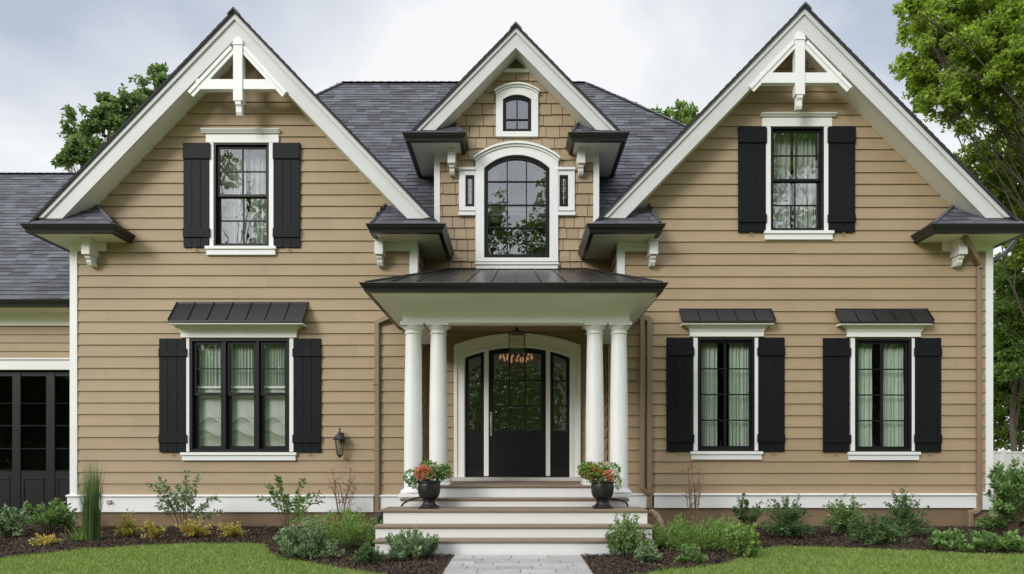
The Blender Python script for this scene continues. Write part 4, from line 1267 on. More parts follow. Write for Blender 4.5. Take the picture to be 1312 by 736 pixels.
zr1, zr2, zg0 = Z(488.7,yd), Z(520.6,yd), Z(552,yd)
leaf(X(626.3,yd), X(699.3,yd), .092, zg0, 3, (zr1,zr2), (X(637,yd), X(691.5,yd), Z(596,yd), Z(565.5,yd)), 'door_leaf', door)
leaf(X(596.3,yd), X(620.3,yd), .062, zg0, 1, (zr1,zr2), (X(602,yd), X(614.5,yd), Z(596,yd), Z(565.5,yd)), 'side_light', door)
leaf(X(704.8,yd), X(729.5,yd), .062, zg0, 1, (zr1,zr2), (X(710.5,yd), X(723.5,yd), Z(596,yd), Z(565.5,yd)), 'side_light', door)
mb = MB()
for p0, p1 in ((620.3,626.3),(699.3,704.8)):
    a_, b_ = X(p0,yd), X(p1,yd); mb.prism([(a_,zd0),(b_,zd0),(b_,archz(b_)),(a_,archz(a_))], yd-.06, yd+.03)
mb.build('mullion', M['cream'], door, bevel=.004)
mb = MB(); hx = X(629.2,yd); yy = yd-.065
mb.tube([(hx,yd-.03,Z(531,yd)),(hx,yy-.02,Z(531.5,yd)),(hx,yy-.03,Z(538,yd)),(hx,yy-.03,Z(548,yd)),(hx,yy-.02,Z(552,yd)),(hx,yd-.03,Z(552.5,yd))], .010, 8); mb.box(hx-.022, hx+.022, yd-.044, yd-.03, Z(559,yd), Z(528,yd))
mb.build('door_handle', M['steel'], door, bevel=.003)
# foyer behind the door
mb = MB(); y0, y1 = yd+.06, yd+4.0; fx0, fx1 = -1.6, 1.75; fz0, fz1 = H5, 4.2
for q in (((fx0,y1,fz0),(fx1,y1,fz0),(fx1,y1,fz1),(fx0,y1,fz1)), ((fx0,y0,fz0),(fx0,y1,fz0),(fx0,y1,fz1),(fx0,y0,fz1)), ((fx1,y0,fz0),(fx1,y1,fz0),(fx1,y1,fz1),(fx1,y0,fz1)), ((fx0,y0,fz0),(fx1,y0,fz0),(fx1,y1,fz0),(fx0,y1,fz0)), ((fx0,y0,fz1),(fx1,y0,fz1),(fx1,y1,fz1),(fx0,y1,fz1))): mb.face(*q)
mb.build('foyer_lining', M['room'], door)
# unseen solid block added so no light leaks upward through the house
mb = MB(); mb.box(xLa+.3, xRb-.3, 2.9, 7.8, .3, 5.2); part('light_block', mb, M['roomdark'])

# downspouts
def pipe(mb, pts, w=.085, h=.07):
    for p, q in zip(pts[:-1], pts[1:]):
        p, q = Vector(p), Vector(q); t = (q-p).normalized(); mb.bar(p-t*.02, q+t*.02, w, h)
    return mb
def fp(px, py, y): return (X(px,y), y, Z(py,y))
mb = MB(); pipe(mb, [fp(507,405,-.12), fp(497,407,-.09), fp(483.3,413,-.055), fp(483.3,655.5,-.055)])
for zz in (1.4, 2.6): mb.box(X(483.3)-.06, X(483.3)+.06, -.10, -.02, zz, zz+.03)
part('downspout', mb, M['tanpipe'], bevel=.008)
mb = MB(); pipe(mb, [fp(817,404,-.14), fp(822.5,410,-.12), fp(822.5,625,-.12), fp(826,630,-.10), fp(832,633,-.07)]); part('downspout', mb, M['tanpipe'], bevel=.012)
mb = MB(); pipe(mb, [fp(820,405,-.10), fp(832,410,-.055), fp(832,650,-.055)], .10); part('downspout', mb, M['tanpipe'], bevel=.008)
mb = MB(); pipe(mb, [fp(1238,296,-.45), fp(1237.5,305,-.36), fp(1256,340,-.055), fp(1254.5,345,-.055), fp(1254.5,652,-.055), fp(1249,656,-.09), fp(1243,657,-.10), fp(1243,676,-.10)]); part('downspout', mb, M['tanpipe'], bevel=.010)
mb = MB(); pipe(mb, [fp(1300,310,.5), fp(1288,325,.4), fp(1262,338,.12)], .07, .06); part('gutter_elbow', mb, M['gutter'], bevel=.008)
mb = MB(); mb.pbox(136, 142, 641, 646, -.075, -.03); mb.tube([fp(139,642,-.07), fp(139,642,-.1), fp(141.5,645,-.105)], .012, 6); part('hose_bib', mb, M['concrete'], bevel=.004)

# --- garage wing
GY = 2.0; gyr = GY-.42
gl0, gr0 = -14.5, xLa-.002
ze = Z(385, GY-.5)
mb = MB()
lap_wall(mb, Z(461,GY), Z(416,GY), .178, lambda z: (gl0, gr0), [], front(GY), seed=51)
part('garage_siding', mb, M['siding'])
mb = MB(); mb.box(gl0, gr0, GY-.05, GY-.002, Z(418,GY), ze-.16); mb.box(gl0, gr0, GY-.5, GY, ze-.16, ze-.12); part('garage_frieze', mb, M['cream'], bevel=.003)
mb = MB(); mb.sweep(gut_prof, [(gr0-.004, GY-.5), (gl0-.5, GY-.5)], ze, left=True); part('garage_gutter', mb, M['gutter'])
ggy, ggz = 5.65, Z(222.5, 5.65)
mb = MB(); thick(mb, (Vector((gl0-.5,GY-.55,ze+.02)), Vector((gr0+.0,GY-.55,ze+.02)), Vector((gr0+2.5,ggy,ggz)), Vector((gl0-.5,ggy,ggz))), .05)
thick(mb, (Vector((gl0-.5,ggy+3.8,ze+.02)), Vector((gr0,ggy+3.8,ze+.02)), Vector((gr0+2.5,ggy,ggz)), Vector((gl0-.5,ggy,ggz))), .05)
gr = part('garage_roof', mb, M['roofbase'])
mb = MB(); V_ = Vector((0, ggy-GY+.55, ggz-ze-.02)); ln = V_.length; W = gr0-gl0+.5; offv = Vector((0,-V_.z,V_.y)).normalized()*.006
shingles(mb, Vector((gl0-.5,GY-.55,ze+.02))+offv, (1,0,0), V_, ln, lambda v: (0, W+2.5*v/ln), course=.15, seed=52, lift=.013)
mb.build('shingles', M['shingle'], gr)
mb = MB(); ridge(mb, (gl0-.5,ggy,ggz), (gr0+2.4,ggy,ggz)); mb.build('ridge_cap', M['shingle'], gr)
mb = MB(); mb.box(gl0, gr0, GY-.06, GY-.001, Z(474.5,GY), Z(462,GY)); mb.box(gl0, gr0, GY-.09, GY-.001, Z(461.8,GY), Z(459.5,GY)); mb.box(gl0, gl0+1.4, GY-.03, GY+.05, 0, ze-.2); part('garage_trim', mb, M['white'], bevel=.004)
gd0, gd1 = gl0+1.4, gr0-.003
mb = MB(); g = MB()
zt, zb = Z(476,GY), .12
yb = GY+.05
st_w = X(68,GY)-X(57.3,GY); pane_w = X(57.3,GY)-X(24.5,GY); xs = X(57.3,GY)
rows = [(515.5,482.5),(544,517),(573.5,546),(604,575.5)]
mb.box(gd0, gd1, yb, yb+.05, zb, Z(604.5,GY)); mb.box(gd0, gd1, yb, yb+.05, Z(482,GY), zt)
x = gd1; k = 0
edges = []
xr = X(68.5,GY)
# panes march leftward from the wing wall
cols = [(xr, gd1)]; xx = xs
while xx - pane_w > gd0: cols.append((xx-pane_w, xx)); xx -= pane_w+st_w
for i, (c0, c1) in enumerate(cols):
    for r0, r1 in rows: g.face((c0,yb+.03,Z(r0,GY)),(c1,yb+.03,Z(r0,GY)),(c1,yb+.03,Z(r1,GY)),(c0,yb+.03,Z(r1,GY)))
    nxt = cols[i+1][1] if i+1 < len(cols) else gd0
    mb.box(nxt, c0, yb-.012, yb+.05, zb, zt)
    mb.ring(rect(c0+.05,c1-.05,zb+.12,Z(612,GY)), rect(c0+.08,c1-.08,zb+.15,Z(615,GY)), yb-.012, yb+.01)
gdoor = part('garage_door', mb, M['black'], bevel=.005)
mb = MB()
for c0, c1 in cols:
    for j in range(3): mb.box(c0, c1, yb+.0, yb+.04, Z(rows[j][0]+.9,GY), Z(rows[j+1][1]-.9+1.0,GY)-.0)
for c0, c1 in cols: mb.box(c0, c1, yb+.0, yb+.045, Z(604.8,GY), Z(603,GY))
mb.build('glazing_bars', M['shutter'], gdoor)
g.build('glass_panes', M['glass_garage'], gdoor)
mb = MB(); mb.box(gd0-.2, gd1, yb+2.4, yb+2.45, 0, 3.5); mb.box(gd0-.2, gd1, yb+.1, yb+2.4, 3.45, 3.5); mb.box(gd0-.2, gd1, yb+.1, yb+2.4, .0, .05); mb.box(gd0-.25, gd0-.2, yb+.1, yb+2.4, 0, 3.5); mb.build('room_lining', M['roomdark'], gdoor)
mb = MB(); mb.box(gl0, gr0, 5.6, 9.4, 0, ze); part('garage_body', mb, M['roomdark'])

# ------------------------------------------------------------------ curtains
def curtain(name, x0, x1, z0, z1, y, label, mat, folds=9, amp=.03, group=None, flare=0.0, seed=0):
    rr = random.Random(seed); mb = MB(); nx, nzv = folds*8, 10
    org = ((x0+x1)/2, y, z0)
    ph = [rr.uniform(.75, 1.25) for _ in range(folds+1)]
    for j in range(nzv+1):
        t = j/nzv; z = z0+(z1-z0)*t
        for i in range(nx+1):
            u = i/nx; k = min(int(u*folds), folds-1)
            xx = x0+(x1-x0)*u + flare*(1-t)*math.sin(u*9+1)*.5
            mb.v.append((xx, y+amp*ph[k]*math.sin(u*folds*2*math.pi+1.5*math.sin(u*5.3+seed*1.7)+.8*math.sin(u*13+seed)+.5*(1-t)*math.sin(u*7+seed*3))*(1-.35*t)+.006*math.sin(z*5+u*17+seed), z))
    for j in range(nzv):
        for i in range(nx):
            a_ = j*(nx+1)+i; mb.f.append((a_, a_+1, a_+nx+2, a_+nx+1))
    o = mb.build(name, mat, smooth=True, origin=org)
    return tag(o, label, 'curtain', group)
x0, x1, z0, z1, xm = WLL
zc1 = Z(497.5)
for i, w_ in enumerate(('left', 'middle', 'right')):
    a_, b_ = xm[i]+.04, xm[i+1]-.04
    curtain('curtain', a_, b_, zc1, z1+.02, .145, f'pale green pleated curtain behind the {w_} unit of the triple window', M['curtain'], 9, .018, 'pleated curtains of the triple window', seed=i)
    mb = MB(); mb.box(a_-.03, b_+.03, .113, .12, Z(497), Z(494)); tag(mb.build('curtain_rail', M['white'], origin=((a_+b_)/2,.115,Z(497))), f'thin white rail across the {w_} unit of the triple window', 'curtain rail', 'rails of the triple window')
    mb = MB(); org = ((a_+b_)/2, .15, z0+.06)
    n = 8
    for k in range(n):
        u0, u1 = a_-.03+(b_-a_+.06)*k/n, a_-.03+(b_-a_+.06)*(k+1)/n; f0 = .006*math.sin(k*1.3); f1 = .006*math.sin((k+1)*1.3)
        mb.face((u0,.15+f0,z0+.04),(u1,.15+f1,z0+.04),(u1,.15+f1,zc1),(u0,.15+f0,zc1))
    tag(mb.build('fabric_blind', M['blind'], smooth=True, origin=org), f'printed blind with wavy grey-green bands low in the {w_} triple window unit', 'blind', 'blinds of the triple window')
for W_, nm in ((WR1, 'lower right window nearer the porch'), (WR2, 'lower right window nearer the corner')):
    a_, b_, z0, z1 = W_; w_ = b_-a_
    curtain('curtain', a_+.03, a_+w_*.40, z0-.1, z1+.05, .17, f'pale green curtain on the left side of the {nm}', M['curtain'], 6, .035, 'curtains of the lower right windows', seed=7)
    curtain('curtain', a_+w_*.62, b_-.03, z0-.1, z1+.05, .17, f'pale green curtain on the right side of the {nm}', M['curtain'], 6, .035, 'curtains of the lower right windows', seed=8)
for W_, nm in ((WUL, 'left'), (WUR, 'right')):
    _, a_, b_, z0, z1 = W_; w_ = b_-a_
    curtain('curtain', a_+.02, a_+w_*.48, z0-.05, z1+.05, .24, f'sheer white curtain on the left half of the upper {nm} gable window', M['curtain_white'], 5, .03, 'sheer curtains upstairs', flare=.05, seed=11)
    curtain('curtain', a_+w_*.55, b_-.02, z0-.05, z1+.05, .24, f'sheer white curtain on the right half of the upper {nm} gable window', M['curtain_white'], 5, .03, 'sheer curtains upstairs', flare=.05, seed=12)

# ------------------------------------------------------------------ lamps
def wall_lantern():
    y = -.02; cx = X(435.5,-.14); zt, zb = Z(548.5,-.14), Z(586.5,-.14); yc = -.15
    r = thing('wall_lantern', (cx, y, zb), 'black coach lantern on the tan siding left of the porch', 'lantern')
    s = (zt-zb)
    mb = MB(); mb.box(cx-.04, cx+.04, y-.02, y, zb+s*.45, zb+s*.85); mb.tube([(cx,y-.01,zb+s*.7),(cx,y-.07,zb+s*.76),(cx,yc,zb+s*.76)], .012, 6); part('mount', mb, M['iron'], r, bevel=.003)
    mb = MB(); mb.lathe([(.02,.0),(.028,.02),(.05,.045),(.055,.05)], (cx,yc,zb), 6)
    for k in range(6):
        a_ = k*math.pi/3; mb.tube([(cx+.05*math.cos(a_),yc+.05*math.sin(a_),zb+.05),(cx+.085*math.cos(a_),yc+.085*math.sin(a_),zb+s*.62)], .007, 5)
    part('cage', mb, M['iron'], r)
    mb = MB(); mb.lathe([(.115,s*.60),(.12,s*.63),(.105,s*.66),(.075,s*.74),(.045,s*.78),(.04,s*.83),(.02,s*.86),(.012,s*.93),(.02,s*.955),(.006,s)], (cx,yc,zb), 12); part('lamp_roof', mb, M['iron'], r)
    mb = MB(); mb.lathe([(.047,.05),(.08,s*.6)], (cx,yc,zb), 6); part('glass_shade', mb, M['glass_lamp'], r)
wall_lantern()
def porch_lantern():
    y = -.9; cx = X(662.3,y); w = X(672.2,y)-cx; zt, zb = Z(427,y), Z(453.5,y)
    r = thing('porch_lantern', (cx, y, zb), 'glass box lantern hanging over the front door', 'lantern')
    h = zt-zb
    mb = MB()
    for sx in (-1,1):
        for sy in (-1,1): mb.box(cx+sx*w-.007, cx+sx*w+.007, y+sy*w-.007, y+sy*w+.007, zb, zt)
    for z in (zb, zt-.012):
        for s in (-1,1):
            mb.box(cx-w, cx+w, y+s*w-.006, y+s*w+.006, z, z+.012); mb.box(cx+s*w-.006, cx+s*w+.006, y-w, y+w, z+.0004, z+.0116)
    part('cage', mb, M['iron'], r)
    mb = MB(); n = len(mb.v)
    mb.lathe([(w*1.45,0),(w*1.2,.012),(.05,.045),(.03,.06),(.03,.08)], (cx,y,zt), 4)
    o = part('lamp_roof', mb, M['iron'], r)
    mb = MB(); mb.tube([(cx,y,zt+.06),(cx,y,zsf-.02)], .008, 6); mb.lathe([(.06,0),(.055,.02)], (cx,y,zsf-.04), 16); part('hanging_rod', mb, M['iron'], r)
    mb = MB()
    for q in (((-1,-1),(1,-1)),((1,-1),(1,1)),((1,1),(-1,1)),((-1,1),(-1,-1))):
        (a_,b_),(c_,d_) = q; mb.face((cx+a_*w*.97,y+b_*w*.97,zb+.01),(cx+c_*w*.97,y+d_*w*.97,zb+.01),(cx+c_*w*.97,y+d_*w*.97,zt-.01),(cx+a_*w*.97,y+b_*w*.97,zt-.01))
    part('glass_shade', mb, M['glass_lamp'], r)
    mb = MB()
    mb.lathe([(.05,.01),(.05,.03),(.012,.05),(.012,.09)], (cx,y,zb), 12)
    for k in range(3):
        a_ = k*2.09+.5; px_, py_ = cx+.045*math.cos(a_), y+.045*math.sin(a_)
        mb.tube([(cx,y,zb+.06),(px_,py_,zb+.06),(px_,py_,zb+.09)], .006, 5)
    part('candle_cluster', mb, M['iron'], r)
    for k in range(3):
        a_ = k*2.09+.5; px_, py_ = cx+.045*math.cos(a_), y+.045*math.sin(a_)
        mb = MB(); mb.lathe([(.011,.09),(.011,.17),(.012,.175),(.017,.195),(.012,.22),(.003,.24)], (px_,py_,zb), 8); part('candle', mb, M['candle'], r)
porch_lantern()
def chandelier():
    y = 2.6; cx = X(661,y); zc_ = Z(460,y)
    r = thing('chandelier', (cx, y, zc_), 'lit warm chandelier glowing inside behind the door glass', 'chandelier')
    mb = MB(); mb.tube([(cx,y,4.19),(cx,y,zc_-.1)], .01, 6)
    for k in range(8):
        a_ = k*math.pi/4; q = (cx+.34*math.cos(a_), y+.34*math.sin(a_), zc_)
        mb.tube([(cx,y,zc_-.08),(cx+.25*math.cos(a_),y+.25*math.sin(a_),zc_-.12),q], .008, 5)
    part('frame', mb, M['iron'], r)
    mb = MB(); rr = random.Random(4)
    for q_, n_, dz in ((.36,18,.0),(.26,13,-.05),(.14,8,-.09)):
        for k in range(n_):
            a_ = k*2*math.pi/n_; mb.lathe([(.002,0),(.014,.02),(.018,.045),(.004,.09)], (cx+q_*math.cos(a_), y+q_*math.sin(a_), zc_+dz+rr.uniform(-.03,.03)), 6)
    part('crystal_drops', mb, M['bulb'], r)
chandelier()

# ------------------------------------------------------------------ urns with flowers
def leafcluster(rs, centres, radii, n, ln, wd, up=.35, surf=.5, fold=.25):
    """n leaves in ellipsoid lobes; leaves point outward and somewhat up"""
    centres = np.asarray(centres, float); radii = np.asarray(radii, float)
    vol = radii.prod(1)**(2/3); k = rs.choice(len(centres), n, p=vol/vol.sum())
    dirs = unit(rs.normal(size=(n,3))); r = rs.uniform(0,1,n)**(1/3); r = r*(1-surf)+surf*np.maximum(r, rs.uniform(.75,1.05,n))
    C = centres[k]+dirs*r[:,None]*radii[k]
    L = unit(dirs*.8+rs.normal(size=(n,3))*.55+np.array([0,0,up])); Nn = unit(rs.normal(size=(n,3))*.6+np.array([0,-.25,1.0])+dirs*.5)
    return leaves(C, L, None, Nn, rs.uniform(ln*.65,ln*1.2,n), rs.uniform(wd*.7,wd*1.15,n), fold)
def add_np(name, VF, mat, parent, label=None):
    o = mesh_np(name, VF[0]-np.array(parent['_o']), VF[1], mat); o.parent = parent; o['_o'] = tuple(parent['_o'])
    if label: o['label'] = label
    return o
def urn(px, label, seed, flip=1, coral=1.0):
    yc = -2.60; cx = X(px, yc); zb = H3+.0005
    r = thing('flower_urn', (cx,yc,zb), label, 'flower urn', 'flower urns on the steps'); rs = np.random.default_rng(seed)
    s = 1.0
    mb = MB(); mb.box(cx-.135, cx+.135, yc-.135, yc+.135, zb, zb+.028); mb.lathe([(.125,.028),(.12,.04),(.10,.055),(.088,.075),(.085,.10),(.10,.112),(.10,.122),(.09,.128)], (cx,yc,zb), 32); part('pedestal', mb, M['urn'], r, bevel=.005)
    mb = MB(); mb.lathe([(.085,.126),(.115,.14),(.142,.175),(.158,.225),(.163,.28),(.16,.33),(.156,.355),(.166,.362),(.17,.375),(.168,.392),(.15,.395),(.14,.37),(.0,.37)], (cx,yc,zb), 40); part('bowl', mb, M['urn'], r, smooth=True)
    mb = MB(); mb.lathe([(.0,.355),(.142,.36),(.142,.372),(.0,.378)], (cx,yc,zb), 20); part('soil', mb, M['mulch'], r)
    top = zb+.38
    cent, rad = [], []
    for k in range(9):
        a_ = rs.uniform(0, 6.28); q = rs.uniform(.03, .20); cent.append((cx+q*math.cos(a_)*1.3, yc+q*math.sin(a_)*.9, top+rs.uniform(.04,.20))); rad.append((.115,.10,.09))
    cent.append((cx-flip*.19, yc-.05, top-.02)); rad.append((.07,.06,.09))
    cent.append((cx+flip*.20, yc, top+.17)); rad.append((.08,.07,.08))
    add_np('foliage', leafcluster(rs, cent, rad, 1500, .052, .026), M['leaf_mid'] if seed == 1 else M['leaf_feather'], r)
    mb = MB()
    for c_ in cent: mb.tube([(cx+rs.uniform(-.05,.05), yc+rs.uniform(-.05,.05), top-.02), ((cx+c_[0])/2, (yc+c_[1])/2, (top+c_[2])/2+.03), c_], .004, 5)
    part('stems', mb, M['stem'], r)
    # coral flower heads
    spots = ((-.10,.15),(-.17,.11),(-.06,.20),(-.12,.05),(.0,.17),(-.03,.08),(-.14,.17),(.04,.10)) if seed == 1 else ((-.22,.12),(-.13,.20),(-.05,.13),(.02,.11),(.08,.12),(-.19,.04),(.11,.03),(-.10,.16))
    parts = []
    for (dx, dz) in spots:
        c_ = np.array([[cx+dx, yc-.13+abs(dx)*.25, top+dz]]); add_np('coral_flower', leafcluster(rs, c_, [(.042,.036,.034)], 60, .026, .020, .5), M['coral'], r)
    parts = []
    wsp = ((.06,.20),(.13,.16),(.17,.20),(.09,.11),(-.19,.18),(.19,.10)) if seed == 1 else ((.16,.16),(.20,.10),(-.01,.03),(.05,.24))
    for (dx, dz) in wsp:
        add_np('pale_flower', leafcluster(rs, [(cx+dx, yc-.10+abs(dx)*.2, top+dz)], [(.04,.036,.032)], 44, .028, .020, .5), M['petal'], r)
    if seed == 2:
        VF = leafcluster(rs, [(cx-.15, yc-.02, top+.20),(cx-.22, yc, top+.11)], [(.09,.08,.08)]*2, 260, .04, .016)
        add_np('bronze_leaves', VF, M['dryleaf'], r)
urn(549.8, 'black urn left of the door with mixed coral and white flowers', 1, 1)
urn(771.8, 'black urn right of the door with coral flowers and yellow green leaves', 2, -1)

def hose(pts, label):
    mb = MB(); P = [Vector(p) for p in pts]; Q = chaikin(P, 3); mb.tube(Q, .014, 8)
    tag(mb.build('garden_hose', M['hose'], smooth=True, origin=P[0]), label, 'hose')
yh = -2.45
hose([(X(514,yh),yh,H3+.016),(X(518,yh),yh,H3+.07),(X(528,yh),yh+.02,H3+.125),(X(540,yh),yh+.03,H3+.15),(X(548,yh),yh+.05,H3+.145)], 'short black hose curving behind the left urn')
hose([(X(776,yh),yh+.05,H3+.13),(X(786,yh),yh,H3+.125),(X(796,yh),yh,H3+.11),(X(803,yh),yh-.02,H3+.06),(X(804,yh),yh-.02,H3+.016)], 'short black hose curving behind the right urn')
# drain pieces beside the steps
def drain(px0, px1, pyt, pyb, y, label, mat, flip):
    x0, x1 = X(px0,y), X(px1,y); z0 = 0.0; z1 = Z(pyt,y)
    mb = MB(); pts = []
    for i in range(9):
        t = i/8*math.pi/2; pts.append((x1-(x1-x0)*math.sin(t) if flip > 0 else x0+(x1-x0)*math.sin(t), y-.02*i, .05+(z1-.12)*math.cos(t)+.03))
    rad = [.055+(.008 if i % 2 else 0) for i in range(9)]
    mb.tube(pts, rad, 12); tag(mb.build('drain_elbow', mat, origin=((x0+x1)/2,y,0)), label, 'drain pipe')
drain(478, 490, 658, 672, -2.5+.3, 'black drain elbow left of the porch steps', M['hose'], 1)
drain(832, 846, 653, 672, -1.6, 'brown ribbed drain elbow right of the porch steps', M['tanpipe'], -1)
mb = MB(); y = -2.7; mb.prism_x([(y,0.005),(y+.55,0.005),(y+.55,.10),(y,.05)], X(838,y), X(838,y)+.28)
tag(mb.build('splash_block', M['concrete'], bevel=.012, origin=(X(838,y),y,0)), 'pale concrete splash block beside the right end of the steps', 'splash block')

# ------------------------------------------------------------------ plants
def shrub(kind, px, pyb, wpx, hpx, label, seed, n=1500, leaf=.045, wd=.024, mat='leaf_mid', lobes=10, open_=0.0, name='shrub', cat='shrub', stemm='stem', base_h=0.0, group=None, flat=1.0, twigs=True, narrow=False, up=.35):
    B = G(px, pyb); d = B.y+CAMD; w = wpx*d/F*1.12; h = hpx*d/F*1.03
    rs = np.random.default_rng(seed)
    r = thing(name, (B.x,B.y,0), label, cat, group)
    p1, p2, p3 = rs.uniform(0, 6.28, 3)
    fern = kind == 'feather'
    ns = int({'leafy': 16, 'gold': 46, 'mound': 60, 'feather': 120, 'box': 95, 'low': 26, 'wild': 60}[kind]*(1.0 if kind != 'leafy' or open_ == 1 else 2.2))
    az = rs.uniform(0, 6.28, ns); env = 1+.16*np.sin(2*az+p1)+.13*np.sin(3*az+p2)
    q = np.sqrt(rs.uniform(0, 1, ns))*(w/2)*np.minimum(env, 1.15)
    dome = np.sqrt(np.maximum(1-(q/(w*.56))**2*.85, .06))
    lo = .55 if open_ else (.30 if kind in ('gold', 'wild', 'leafy') else .45)
    z = h*dome*np.maximum(rs.uniform(lo, 1.08, ns), base_h*.8)*(1+.16*np.sin(2.3*az+p3)*(q/(w/2)))
    if narrow or kind in ('box', 'gold'):
        low_ = rs.uniform(0, 1, ns) < .35; z = np.where(low_, z*.5, z)
    E = np.stack([B.x+np.cos(az)*q, B.y+np.sin(az)*q*.8, np.maximum(z, .05)], 1)
    b0 = np.stack([B.x+rs.normal(0, w*.05, ns), B.y+rs.normal(0, w*.04, ns), np.zeros(ns)], 1)
    if kind in ('mound', 'feather', 'low'):        # spreading plants root over their whole width
        b0[:, :2] += (E[:, :2]-np.array([B.x, B.y]))*.6
    ctl = b0+(E-b0)*np.array([.30, .30, .72])+rs.normal(0, .03*w, (ns, 3))
    per = max(6, int(n*1.7/ns)); st = .42 if open_ else (.12 if kind in ('mound', 'feather', 'low') else .25)
    t = rs.uniform(st, 1.03, (ns, per)); t = st+(1.03-st)*((t-st)/(1.03-st))**.8
    T = t[..., None]
    C = (1-T)**2*b0[:, None]+2*T*(1-T)*ctl[:, None]+T*T*E[:, None]
    tan = unit((2*(1-T)*(ctl-b0)[:, None]+2*T*(E-ctl)[:, None]).reshape(-1, 3))
    C = C.reshape(-1, 3); m = len(C)
    sd = unit(np.cross(tan, rs.normal(size=(m, 3))))
    C = C+sd*(rs.uniform(0, 1, m)**1.5*w*(.035 if not fern else .05))[:, None]
    Ld = tan*(.55 if not fern else .8)+sd*rs.uniform(.5, 1.1, m)[:, None]+np.array([0, 0, .15]); Nn = unit(np.array([0, -.25, 1.0])+rs.normal(size=(m, 3))*.55)
    C[:, 2] = np.maximum(C[:, 2], .015)
    lf = leaf*1.15; sz = rs.uniform(.6, 1.2, m)
    add_np('foliage', leaves(C, Ld, None, Nn, lf*sz, wd*1.15*sz, .22), M[mat], r)
    mb = MB()
    for i in range(ns):
        P = [(1-k)**2*b0[i]+2*k*(1-k)*ctl[i]+k*k*E[i] for k in (0, .35, .7, 1.0)]
        k = 1.0 if open_ or kind in ('leafy', 'wild') else .6
        mb.tube(P, [.0065*k, .005*k, .0035*k, .0018*k], 5)
    part('stems', mb, M[stemm], r)
    return r, B, w, h, rs
# open leafy shrubs under the left window
shrub('leafy', 236, 685, 84, 86, 'tall open leafy shrub before the left window, between golden plants', 101, 620, .052, .030, 'leaf_grey', 18, 1, base_h=.38)
shrub('leafy', 369, 685, 76, 78, 'open leafy shrub right of the triple window sill', 102, 560, .052, .031, 'leaf_mid', 16, 1, base_h=.3)
# golden dwarf shrubs
gold = (((163,690,31,42),'tallest golden dwarf shrub just right of the tall grass tuft',700),((199,693,32,26),'golden dwarf shrub second to the right of the tall grass tuft',480),((247,690,40,32),'golden green dwarf shrub at the foot of the tall open shrub',760),((296,690,40,27),'golden dwarf shrub standing alone left of the wide grey green mound',640),((58,699,38,15),'small flat golden shrub left of the tall grass tuft',360))
for i, (q, lab, n) in enumerate(gold):
    shrub('gold', *q, lab, 120+i, n, .034, .017, 'leaf_gold', 9, group='golden dwarf shrubs', up=.6)
# left edge, before the garage
shrub('leafy', 12, 690, 56, 40, 'leafy shrub at the left edge before the garage door', 131, 700, .055, .030, 'leaf_grey', 10, base_h=.1)
shrub('leafy', 62, 684, 62, 40, 'loose leafy shrub before the middle of the garage door', 132, 700, .055, .030, 'leaf_mid', 11, .5, base_h=.1)
shrub('leafy', 84, 679, 26, 32, 'small dark leafy shrub at the corner of the house by the garage', 133, 320, .05, .028, 'leaf_dark', 7)
# mounds on the left of the steps
shrub('mound', 385, 715, 72, 50, 'grey green mounded shrub at the corner of the lawn left of the steps', 141, 2600, .034, .017, 'leaf_grey', 12)
shrub('feather', 438, 703, 116, 48, 'wide feathery green mound left of the steps', 142, 4200, .044, .009, 'leaf_feather', 16, flat=.9, up=.7)
shrub('mound', 472, 723, 38, 24, 'small dark green shrub in front of the feathery left mound', 143, 700, .034, .017, 'leaf_dark', 8)
shrub('mound', 527, 717, 68, 36, 'low white-tipped green shrub against the left end of the steps', 144, 1900, .036, .019, 'leaf_grey', 12)
shrub('mound', 414, 716, 48, 24, 'straggly grey green plant in front of the feathery left mound', 145, 420, .034, .016, 'leaf_grey', 8)
shrub('mound', 490, 697, 44, 32, 'loose green plant between the feathery mound and the step end', 146, 700, .038, .018, 'leaf_mid', 8)
# right of the steps
shrub('mound', 846, 702, 50, 30, 'loose green plant beside the splash block', 156, 800, .038, .018, 'leaf_feather', 8)
shrub('mound', 801, 714, 54, 55, 'green shrub with a tall shoot at the right end of the steps', 151, 1100, .038, .020, 'leaf_mid', 11, base_h=.1)
shrub('mound', 829, 723, 28, 24, 'small pale green shrub in front of the right step shrub', 152, 520, .038, .020, 'leaf_grey', 7)
shrub('feather', 898, 704, 116, 40, 'wide feathery green mound right of the steps', 153, 4600, .046, .009, 'leaf_feather', 18, flat=.9, up=.7)
shrub('mound', 950, 714, 42, 42, 'bushy light green shrub at the right end of the feathery mound', 154, 1300, .036, .018, 'leaf_feather', 9)
shrub('mound', 886, 723, 32, 22, 'small low shrub in front of the right feathery mound', 155, 520, .036, .019, 'leaf_mid', 7)
shrub('leafy', 958, 689, 40, 52, 'loose dark evergreen shrub first from the porch on the right wing', 161, 800, .036, .021, 'leaf_dark', 9, .5, base_h=.1)
shrub('box', 1010, 692, 62, 58, 'rounded dark evergreen shrub under the right shutter of the nearer window', 162, 2000, .036, .021, 'leaf_dark', 12)
shrub('box', 1083, 688, 56, 52, 'dark evergreen shrub left of the trio under the corner window', 163, 1500, .038, .022, 'leaf_mid', 11, base_h=.15)
shrub('box', 1123, 698, 72, 36, 'low wide evergreen shrub in front of the trio under the corner window', 164, 2200, .036, .021, 'leaf_dark', 12)
shrub('box', 1156, 689, 60, 57, 'tallest evergreen shrub right of the trio under the corner window', 165, 2000, .037, .021, 'leaf_dark', 12)
low = ((1214,706,50,24,'low leafy ground plant with bronze leaves right of the evergreen trio'),(1264,708,44,24,'low leafy ground plant near the right corner of the lawn edge'),(1300,709,46,24,'spreading low ground plant farthest right along the lawn edge'),(1270,679,32,15,'small pale ground plant at the foot of the corner board'))
